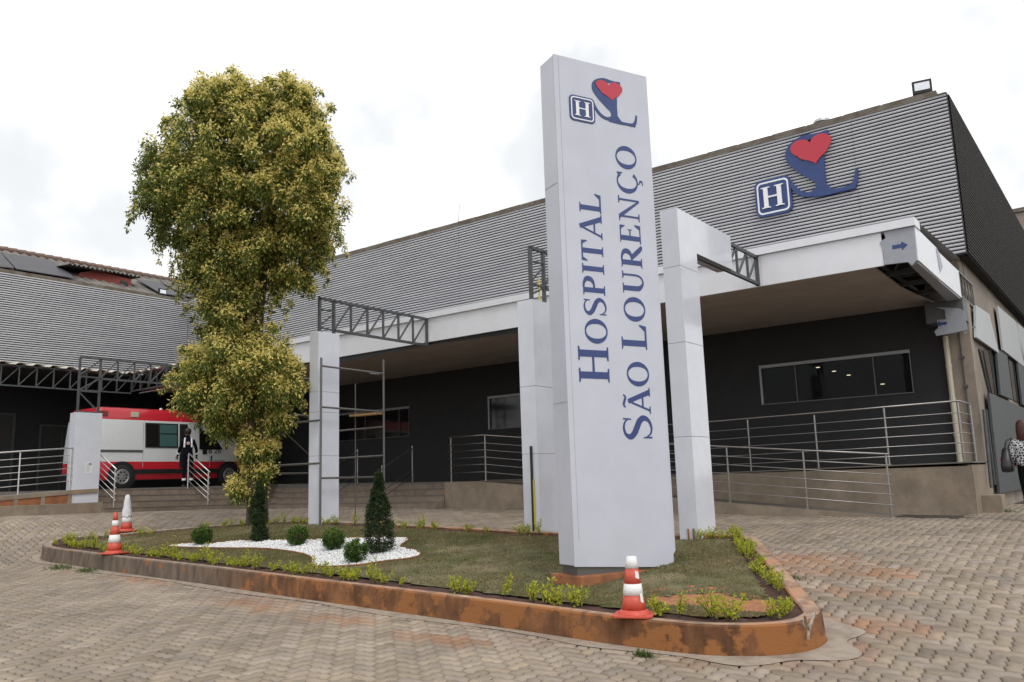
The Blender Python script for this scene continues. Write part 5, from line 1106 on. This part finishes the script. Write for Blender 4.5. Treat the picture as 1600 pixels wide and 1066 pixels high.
# ================================================================== SCAFFOLD
sc = thing('scaffold', 'dull steel tube scaffold round the tall white pillar', 'scaffold', (-14.3, 12, -.75))
SX0, SX1, SY0, SY1 = -15.22, -13.38, 11.2, 12.97
def sc_part(nm, a, b, r=.021, m_='inox_dull'): q = MB(); q.tube([a, b], r, 8); return obj(nm, q, M[m_], sc)
for x, y, z1 in ((SX1, SY0, 2.62), (SX1, SY1, 2.75), (SX0, SY0, 2.62), (SX0, SY1, 2.7)): sc_part('upright', (x, y, float(zs(x, y)) - .02), (x, y, z1), .024)
for z in (2.45, 1.60, .16): sc_part('ledger', (SX1, SY0, z), (SX1, SY1, z + (.0 if z < 1 else -.02)))
for z in (1.33, .46): sc_part('ledger', (SX0, SY0, z), (SX1, SY0, z))
for z in (1.25, .62): sc_part('ledger', (SX1, SY1, z), (SX0, SY1, z))
for z in (2.45, 1.60, .30): sc_part('ledger', (SX0, SY0, z), (SX0, SY1, z))
sc_part('diagonal_brace', (SX0, SY1, .3), (SX0, SY0, 1.6), .014)
for x in (-14.3,): sc_part('upright', (x, SY1, -.7), (x, SY1, 2.3), .014)
q = MB(); q.obox((SX1 - .06, SY1 - .05, 1.55), (SX1 - .9, SY1 - .1, 1.55), .22, .04); obj('plank', q, M['wood'], sc)
q = MB()
for i in range(6): q.tube([(SX1, 12.55 + i * .05, 2.45), (SX1 + .01, 12.57 + i * .05, 2.40)], .008, 5)
obj('wire_tie', q, M['paper'], sc)

# ================================================================== AMBULANCE
XV = -24.5; vz = .12
vr = aX(190, 745, XV); vf_ = aX(357, 741, XV); wb = vf_[1] - vr[1]
van = thing('ambulance', 'red and white ambulance van parked under the canopy', 'ambulance', (XV - 1.0, vr[1], vz), R(90))
# local axes: +x is the van's front (world +Y), -y is the visible side (world +X)
OVR = .86
lv = [(.25, -1.38, wb + .93, .93), (.42, -1.42, wb + .98, 1.0), (.55, -1.42, wb + 1.0, 1.0), (.66, -1.40, wb + .98, 1.0), (.79, -1.40, wb + .95, 1.0), (1.15, -1.39, wb + .62, .99), (1.55, -1.37, wb + .30, .965), (1.98, -1.34, wb - .08, .93), (2.05, -1.33, wb - .16, .925), (2.30, -1.30, wb - .48, .88), (2.40, -1.24, wb - .66, .82), (2.44, -1.1, wb - .9, .66)]
def ringv(z, xa, xb, hw, r=.14):
    P = []
    for sx, sy, a0_ in ((1, 1, 0), (-1, 1, 90), (-1, -1, 180), (1, -1, 270)):
        for i in range(5): a = R(a0_ + 22.5 * i); P.append(((xb if sx > 0 else xa) - sx * r + r * math.cos(a), sy * (hw - r) + r * math.sin(a), z))
    return P
m_ = MB(); n_ = 20; vs = [];
for z, xa, xb, hw in lv: vs += ringv(z, xa + 1.40 - OVR, xb, hw)
band = [1, 0, 0, 0, 0, 0, 0, 0, 1, 1, 1]; band = [1, 1, 1, 1, 0, 0, 0, 0, 1, 1, 1]
for k in range(len(lv) - 1):
    fs = [(k * n_ + i, k * n_ + (i + 1) % n_, (k + 1) * n_ + (i + 1) % n_, (k + 1) * n_ + i) for i in range(n_)]
    for f in fs: m_.f.append(list(f)); m_.m.append(band[k]); m_.c.append(None)
m_.v = [tuple(p) for p in vs]; m_.f.append([(len(lv) - 1) * n_ + i for i in range(n_)]); m_.m.append(1); m_.c.append(None); m_.f.append(list(range(n_))[::-1]); m_.m.append(1); m_.c.append(None)
body = obj('body', m_, [M['van_white'], M['van_red']], van, world=False, smooth=False)
for p_ in body.data.polygons: p_.use_smooth = True
es = body.modifiers.new('split', 'EDGE_SPLIT'); es.split_angle = R(32)
def vbox(nm, x0, x1, y0, y1, z0, z1, mm, par=van, bev=0): q = MB(); q.box(x0, x1, y0, y1, z0, z1); return obj(nm, q, M[mm], par, world=False, bevel=bev)
vx = lambda px, py: (lambda p: (p[1] - vr[1], p[2] - vz))(aX(px, py, XV))
vbox('side_moulding', .40, wb - .44, -1.018, -.99, .42, .56, 'black')
a, b = vx(228, 675)[0], vx(279, 675)[0]
q = MB(); q.prism([(a, -1.0, 1.22), (b, -1.0, 1.22), (b, -.945, 1.98), (a, -.945, 1.98)], (0, -.012, 0)); fr = obj('side_window', q, M['black'], van, world=False)
for a_w, b_w, mm in ((a + .04, a + .42, 'glass_dark'), (a + .47, b - .05, 'van_glass')): q = MB(); q.prism([(a_w, -1.013, 1.26), (b_w, -1.013, 1.26), (b_w, -.961, 1.94), (a_w, -.961, 1.94)], (0, -.006, 0)); obj('pane', q, M[mm], fr, world=False)
q = MB(); q.obox((a + .47, -.992, 1.66), (b - .05, -.992, 1.66), .02, .02); obj('pane_bar', q, M['black'], fr, world=False)
q = MB(); q.prism([(b + .06, -1.008, .60), (b + .34, -1.008, .60), (b + .34, -.955, 1.98), (b + .06, -.955, 1.98)], (0, -.004, 0)); obj('door_gap', q, M['black'], van, world=False)
a = vx(312, 690)[0]
q = MB(); q.prism([(a, -1.0, 1.18), (a + .85, -1.0, 1.18), (a + .55, -.965, 1.62), (a, -.955, 1.86)], (0, -.012, 0)); obj('cab_window', q, M['glass_dark'], van, world=False)
q = MB(); q.prism([(wb + .62, -.80, 1.18), (wb + .62, .80, 1.18), (wb - .02, .74, 1.95), (wb - .02, -.74, 1.95)], (.03, 0, .03)); obj('windscreen', q, M['glass_dark'], van, world=False)
vbox('sliding_door_track', -.7, vx(223, 700)[0], -1.014, -.97, 1.08, 1.14, 'steel')
for x in (vx(224, 700)[0], wb - .72): q = MB(); q.obox((x, -1.003, .62), (x, -.962, 1.96), .012, .008); obj('door_seam', q, M['grey_ink'], van, world=False)
vbox('marker_light', vx(158, 645)[0], vx(171, 645)[0], -.935, -.885, 2.14, 2.30, 'red_wood', bev=.01); vbox('marker_light', vx(207, 648)[0], vx(219, 648)[0], -.935, -.885, 2.14, 2.30, 'downpipe', bev=.01)
q = MB(); q.lathe([(.05, 0), (.05, .05), (.02, .07)], 10, (1.45, -.5, 2.43)); obj('roof_vent', q, M['band'], van, world=False)
q = MB(); q.obox((wb + .5, -.98, 1.2), (wb + .42, -1.16, 1.28), .03, .03); mi_ = obj('mirror_arm', q, M['black'], van, world=False); vbox('mirror', wb + .32, wb + .42, -1.30, -1.08, 1.10, 1.44, 'leaf_mirror', mi_, .01)
vbox('rear_bumper', -OVR - .1, -OVR + .02, -.9, .9, .3, .48, 'black'); vbox('rear_lamp', -OVR - .03, -OVR + .01, -.96, -.84, .85, 1.25, 'red')
q = MB(); q.prism([(-OVR - .005, -.78, 1.2), (-OVR - .005, -.08, 1.2), (-OVR + .03, -.08, 1.85), (-OVR + .03, -.78, 1.85)], (-.012, 0, 0)); obj('rear_window', q, M['glass_dark'], van, world=False)
vbox('rear_handle', -OVR - .06, -OVR - .02, -.95, -.90, .9, 1.7, 'paper')
fx = vx(320, 706); vbox('fuel_cap', fx[0] - .08, fx[0] + .08, -1.012, -.985, fx[1] - .08, fx[1] + .08, 'black')
q = MB(); q.box(wb + .92, wb + 1.03, -.95, .95, .3, .56); obj('front_bumper', q, M['black'], van, world=False, bevel=.03)
for sy in (-1, 1): vbox('headlight', wb + .84, wb + .95, sy * .78 - .16, sy * .78 + .16, .68, .90, 'paper', van, .02)
for x in (0, wb):
    for sy in (-1, 1):
        q = MB(); q.lathe([(.43, 0), (.43, .012)], 28, (x, sy * 1.0 - (.006 if sy < 0 else .006), .37), axis='y'); obj('wheel_arch', q, M['black'], van, world=False)
        y0 = sy * 1.022; q = MB(); q.lathe([(.28, -.11 * sy), (.325, -.09 * sy), (.34, -.05 * sy), (.34, .0), (.325, .01 * sy), (.22, .012 * sy)], 30, (x, y0 - (0 if sy > 0 else 0), .345), axis='y'); wh = obj('wheel', q, M['tyre'], van, world=False, smooth=True)
        q = MB(); yy = y0 + sy * .014
        q.lathe([(.225, 0), (.225, sy * .012), (.19, sy * .02), (.175, sy * .008), (.07, sy * .012), (.06, sy * .03), (.0, sy * .03)], 26, (x, yy, .345), axis='y')
        for k in range(8): a = k * math.pi / 4; q.obox((x + .07 * math.cos(a), yy + sy * .016, .345 + .07 * math.sin(a)), (x + .175 * math.cos(a), yy + sy * .012, .345 + .175 * math.sin(a)), .045, .02, up=(0, 1, 0))
        obj('rim', q, M['rim'], wh, world=False)
        for k in range(8):
            a = (k + .5) * math.pi / 4; q = MB(); q.lathe([(.028, 0), (.028, .004)], 8, (x + .135 * math.cos(a), yy + sy * .017 - (.004 if sy < 0 else 0), .345 + .135 * math.sin(a)), axis='y')
            if sy < 0: obj('rim_hole', q, M['black'], wh, world=False)
def text_obj(s, size, mm, par, mat_world, nm='lettering'):
    cu = bpy.data.curves.new('t', 'FONT'); cu.body = s; cu.size = size; cu.extrude = .001; to = bpy.data.objects.new('t', cu); C.objects.link(to)
    me = bpy.data.meshes.new_from_object(to.evaluated_get(bpy.context.evaluated_depsgraph_get())); bpy.data.objects.remove(to)
    me.transform(mat_world); me.materials.clear(); me.materials.append(M[mm]); o = bpy.data.objects.new(nm, me); link(o, par); return o
RX = Matrix.Rotation(R(90), 4, 'X')
text_obj('B 26', .26, 'black', van, Matrix.Translation((fx[0] + .12, -1.004, fx[1] - .05)) @ RX)
fb = vx(334, 720); vbox('side_badge', fb[0], fb[0] + .42, -1.006, -.985, fb[1] - .02, fb[1] + .03, 'grey_ink'); 
q = MB(); fb = vx(330, 716); q.prism([(fb[0] - .03, -1.003, fb[1] - .1), (fb[0] + .03, -1.003, fb[1] - .1), (fb[0] + .04, -1.003, fb[1] + .09), (fb[0] - .02, -1.003, fb[1] + .08)], (0, -.004, 0)); obj('blue_mark', q, M['blue'], van, world=False)

# ================================================================== PEOPLE
def skin(name, verts, edges, radii, mm, parent, root=0, sub=2):
    me = bpy.data.meshes.new(name); me.from_pydata(verts, edges, []); me.materials.append(mm); o = bpy.data.objects.new(name, me); link(o, parent)
    s = o.modifiers.new('skin', 'SKIN'); s.use_smooth_shade = True
    for i, r in enumerate(radii): me.skin_vertices[0].data[i].radius = r if hasattr(r, '__len__') else (r, r); me.skin_vertices[0].data[i].use_root = (i == root)
    m2 = o.modifiers.new('sub', 'SUBSURF'); m2.levels = sub; m2.render_levels = sub; return o
def chain(V, E, Rr, start, pts, rads):
    prev = start
    for p, r in zip(pts, rads): V.append(p); Rr.append(r); E.append((prev, len(V) - 1)); prev = len(V) - 1
    return prev
def hand(name, wrist, dirn, side, parent, s=1):
    d = Vector(dirn).normalized(); x = Vector(side).normalized(); n_ = d.cross(x); w = Vector(wrist); V = [w, w + d * .05 * s, w + d * .09 * s]; E = [(0, 1), (1, 2)]; Rr = [(.024, .018), (.036, .017), (.036, .015)]
    for k, (o_, l_) in enumerate(((-.03, .065), (-.01, .078), (.011, .072), (.03, .056))):
        b = w + d * .092 * s + x * o_; chain(V, E, Rr, 2, [b, b + d * l_ * .5 * s + n_ * .006, b + d * l_ * .9 * s + n_ * .022], [.0095, .0085, .007])
    b = w + d * .03 - x * .034; chain(V, E, Rr, 1, [b, b + d * .03 - x * .018, b + d * .055 - x * .02 + n_ * .01], [.012, .010, .008])
    return skin(name, [tuple(v) for v in V], E, Rr, M['skin'], parent, 0, 1)
def person(label, loc, rz, H, pose):
    t_ = thing('person', label, 'person', loc, rz); k = H / 1.72; q = lambda *p: tuple(c * k for c in p); P = pose
    # body: pelvis root, clothed torso and head are one continuous skin (facing +Y)
    V = [q(0, 0, .95)]; E = []; Rr = [(.155, .11)]
    chest = chain(V, E, Rr, 0, [q(0, 0, 1.08), q(0, .01, 1.25), q(0, .0, 1.38)], [(.135, .10), (.16, .11), (.15, .09)])
    neck = chain(V, E, Rr, chest, [q(0, .005, 1.46), q(0, .015, 1.52)], [.055, .05])
    hd_ = chain(V, E, Rr, neck, [q(*P['head'][0]), q(*P['head'][1]), q(*P['head'][2])], [(.066, .075), (.078, .092), (.06, .07)])
    for sd, A in ((1, P['ra']), (-1, P['la'])): chain(V, E, Rr, chest, [q(.15 * sd, -.0, 1.37)] + [q(*a) for a in A], [.06, .048, .038, .026])
    for L_ in (P['rl'], P['ll']): chain(V, E, Rr, 0, [q(*a) for a in L_], [.09, .08, .057, .05, .038, .04, .032])
    return t_, V, E, Rr, k, q
# man in navy uniform, seen from behind beside the van
ep = aX(292, 755, -23.35)
t_, V, E, Rr, k, q = person('man in navy coverall with reflective bands standing beside the ambulance', (-23.35, ep[1], .10), R(58), 1.74,
    dict(head=[(-.01, .03, 1.59), (-.015, .035, 1.65), (-.015, .03, 1.71)], ra=[(.24, .02, 1.12), (.25, .16, .95), (.25, .22, .90)], la=[(-.24, .02, 1.12), (-.28, .14, .96), (-.30, .20, .93)],
         rl=[(.09, 0, .86), (.10, .02, .68), (.11, .02, .48), (.115, -.01, .30), (.12, -.03, .10), (.12, .0, .04), (.125, .12, .035)], ll=[(-.09, 0, .86), (-.09, .0, .68), (-.09, .0, .48), (-.09, -.01, .30), (-.09, -.02, .10), (-.09, .0, .04), (-.10, .12, .035)]))
o = skin('body', V, E, Rr, M['navy'], t_)
q_ = MB(); q_.lathe([(.02, -.115), (.07, -.09), (.088, -.03), (.086, .03), (.06, .08), (.01, .098)], 18, (0, 0, 0)); q_.v = [((x) * k - .015 * k, y * 1.12 * k + .04 * k, (z + 1.645) * k) for x, y, z in q_.v]; hdm = obj('face', q_, M['skin'], t_, world=False, smooth=True)
q_ = MB(); q_.lathe([(.06, -.09), (.088, -.06), (.098, .0), (.094, .045), (.066, .092), (.01, .11)], 18); q_.v = [(x * k - .015 * k, (y * 1.1 + .012) * k, (z + 1.66) * k) for x, y, z in q_.v]; obj('hair', q_, M['hair'], t_, world=False, smooth=True)
q_ = MB()
for sx in (-1, 1): q_.tube([(sx * .105 * k - .0, -.112 * k, 1.18 * k), (sx * .10 * k, -.118 * k, 1.3 * k), (sx * .095 * k, -.09 * k, 1.42 * k), (sx * .09 * k, -.0 * k, 1.46 * k)], .026, 6)
for sx in (-1, 1):
    e_ = (.25, .09, 1.03) if sx > 0 else (-.26, .08, 1.04); f_ = (.252, .12, .99) if sx > 0 else (-.27, .11, 1.0); q_.tube([tuple(c * k for c in e_), tuple(c * k for c in f_)], .056, 12)
for (x, y) in ((.115, -.02), (-.09, -.01)): q_.tube([(x * k, y * k, .20 * k), (x * k, y * k, .26 * k)], .062, 12)
obj('reflective_tape', q_, M['reflect'], t_, world=False)
q_ = MB(); q_.lathe([(.045, 0), (.045, .004)], 16, (0, -.124 * k, 1.3 * k), axis='y'); bd = obj('back_patch', q_, M['band'], t_, world=False); q_ = MB(); q_.box(-.01, .01, -.127 * k, -.1245 * k, 1.265 * k, 1.335 * k); q_.box(-.035, .035, -.1275 * k, -.1255 * k, 1.29 * k, 1.31 * k); obj('cross', q_, M['red'], bd, world=False)
q_ = MB(); q_.box(-.06, .06, 0, .01, 0, .01)
hand('hand', q(.25, .21, .905), (0, .6, -.5), (1, 0, 0), t_); hand('hand', q(-.30, .19, .935), (0, .6, -.5), (1, 0, 0), t_)
for x in (.122, -.095):
    q_ = MB(); q_.box((x - .05) * k, (x + .05) * k, -.07 * k, .18 * k, .0, .075); obj('boot', q_, M['black'], t_, world=False, bevel=.025)
# woman in patterned top, walking away at the right edge
wp = onG(1617, 815); 
t_, V, E, Rr, k, q = person('woman in black and white patterned top with a black shoulder bag walking away', (wp[0], wp[1], float(gs(wp[0], wp[1]))), R(-5), 1.62,
    dict(head=[(.0, .03, 1.59), (.0, .035, 1.65), (.0, .03, 1.71)], ra=[(.22, .04, 1.12), (.22, .14, .98), (.21, .20, .97)], la=[(-.21, -.03, 1.14), (-.22, .06, 1.0), (-.21, .12, .99)],
         rl=[(.09, 0, .86), (.10, .06, .68), (.10, .10, .48), (.10, .08, .30), (.10, .04, .10), (.10, .07, .05), (.105, .18, .04)], ll=[(-.08, 0, .86), (-.075, .0, .68), (-.07, -.01, .48), (-.065, -.06, .30), (-.06, -.10, .10), (-.06, -.08, .05), (-.06, .04, .035)]))
o = skin('body', V, E, Rr, M['leggings'], t_)
patm = bpy.data.materials.new('patterned_fabric'); patm.use_nodes = True; nn_ = patm.node_tree; vo = nn_.nodes.new('ShaderNodeTexVoronoi'); vo.feature = 'DISTANCE_TO_EDGE'; vo.inputs['Scale'].default_value = 24; ge = nn_.nodes.new('ShaderNodeTexCoord'); nn_.links.new(ge.outputs['Object'], vo.inputs['Vector'])
rp = nn_.nodes.new('ShaderNodeValToRGB'); rp.color_ramp.interpolation = 'CONSTANT'; rp.color_ramp.elements[0].color = (.6, .6, .62, 1); rp.color_ramp.elements[1].position = .13; rp.color_ramp.elements[1].color = (.02, .02, .022, 1); nn_.links.new(vo.outputs[0], rp.inputs[0]); nn_.links.new(rp.outputs[0], nn_.nodes['Principled BSDF'].inputs['Base Color']); nn_.nodes['Principled BSDF'].inputs['Roughness'].default_value = .8
V2 = [q(0, 0, .90), q(0, 0, 1.08), q(0, .01, 1.25), q(0, 0, 1.38), q(0, 0, 1.43)]; E2 = [(0, 1), (1, 2), (2, 3), (3, 4)]; R2 = [(.19, .14), (.165, .125), (.18, .13), (.165, .105), (.09, .07)]
for sd, A in ((1, [(.22, .04, 1.12), (.22, .13, .99)]), (-1, [(-.21, -.03, 1.14), (-.22, .05, 1.01)])): chain(V2, E2, R2, 3, [q(.155 * sd, 0, 1.37)] + [q(*a) for a in A], [.078, .066, .052])
skin('patterned_top', V2, E2, R2, patm, t_)
hand('hand', q(.21, .19, .975), (0, .8, -.2), (1, 0, 0), t_); hand('hand', q(-.21, .11, .995), (0, .8, -.2), (1, 0, 0), t_)
q_ = MB(); q_.lathe([(.02, -.11), (.065, -.09), (.082, -.03), (.08, .03), (.055, .08), (.01, .095)], 18); q_.v = [(x * k, (y * 1.12 + .04) * k, (z + 1.645) * k) for x, y, z in q_.v]; obj('face', q_, M['skin'], t_, world=False, smooth=True)
q_ = MB(); q_.lathe([(.06, -.30), (.105, -.24), (.112, -.12), (.108, -.02), (.10, .05), (.07, .10), (.01, .118)], 20); q_.v = [(x * (1 + .05 * math.sin(9 * math.atan2(y, x))) * k, (y * .95 - .005) * k, (z + 1.65) * k) for x, y, z in q_.v]; obj('hair', q_, M['hair_red'], t_, world=False, smooth=True)
for x, y in ((.10, .09), (-.06, -.05)): q_ = MB(); q_.box((x - .043) * k, (x + .043) * k, (y - .09) * k, (y + .15) * k, .0, .07); obj('shoe', q_, M['black'], t_, world=False, bevel=.022); 
for x, y in ((.10, .09), (-.06, -.05)): q_ = MB(); q_.box((x - .046) * k, (x + .046) * k, (y - .093) * k, (y + .153) * k, .0, .018); obj('shoe_sole', q_, M['band'], t_, world=False)
bgp = Vector(t_.location); hb = thing('shoulder_bag', 'black shoulder bag hanging at the left side of the woman', 'bag', tuple(bgp + Vector((-.28, -.05, .80))))
q_ = MB(); ring_ = lambda z, w, d: [(w * c, d * s_, z) for c, s_ in ((1, .6), (.7, 1), (-.7, 1), (-1, .6), (-1, -.6), (-.7, -1), (.7, -1), (1, -.6))]
lvb = [(0.0, .10, .10), (.02, .15, .16), (.12, .15, .17), (.25, .10, .14), (.38, .045, .10), (.40, .03, .07)]; vs = []
for z, w, d in lvb: vs += [(x, y, z) for x, y, z in ring_(z, d * .5, w * 1.25)]
q_.add(vs, [(i * 8 + j, i * 8 + (j + 1) % 8, (i + 1) * 8 + (j + 1) % 8, (i + 1) * 8 + j) for i in range(5) for j in range(8)] + [tuple(range(8))[::-1], tuple(40 + j for j in range(8))]); obj('bag_body', q_, M['bag'], hb, world=False, smooth=True)
q_ = MB(); q_.tube([tuple(p_) for p_ in catmull([(0, -.10, .36), (.03, -.10, .50), (.10, -.04, .56), (.08, .06, .50), (0, .10, .36)], 5)], .012, 6); obj('strap', q_, M['bag'], hb, world=False)
q_ = MB(); q_.box(-.09, -.082, -.04, .05, .18, .24); obj('red_patch', q_, M['red'], hb, world=False)
bpy.context.view_layer.update()
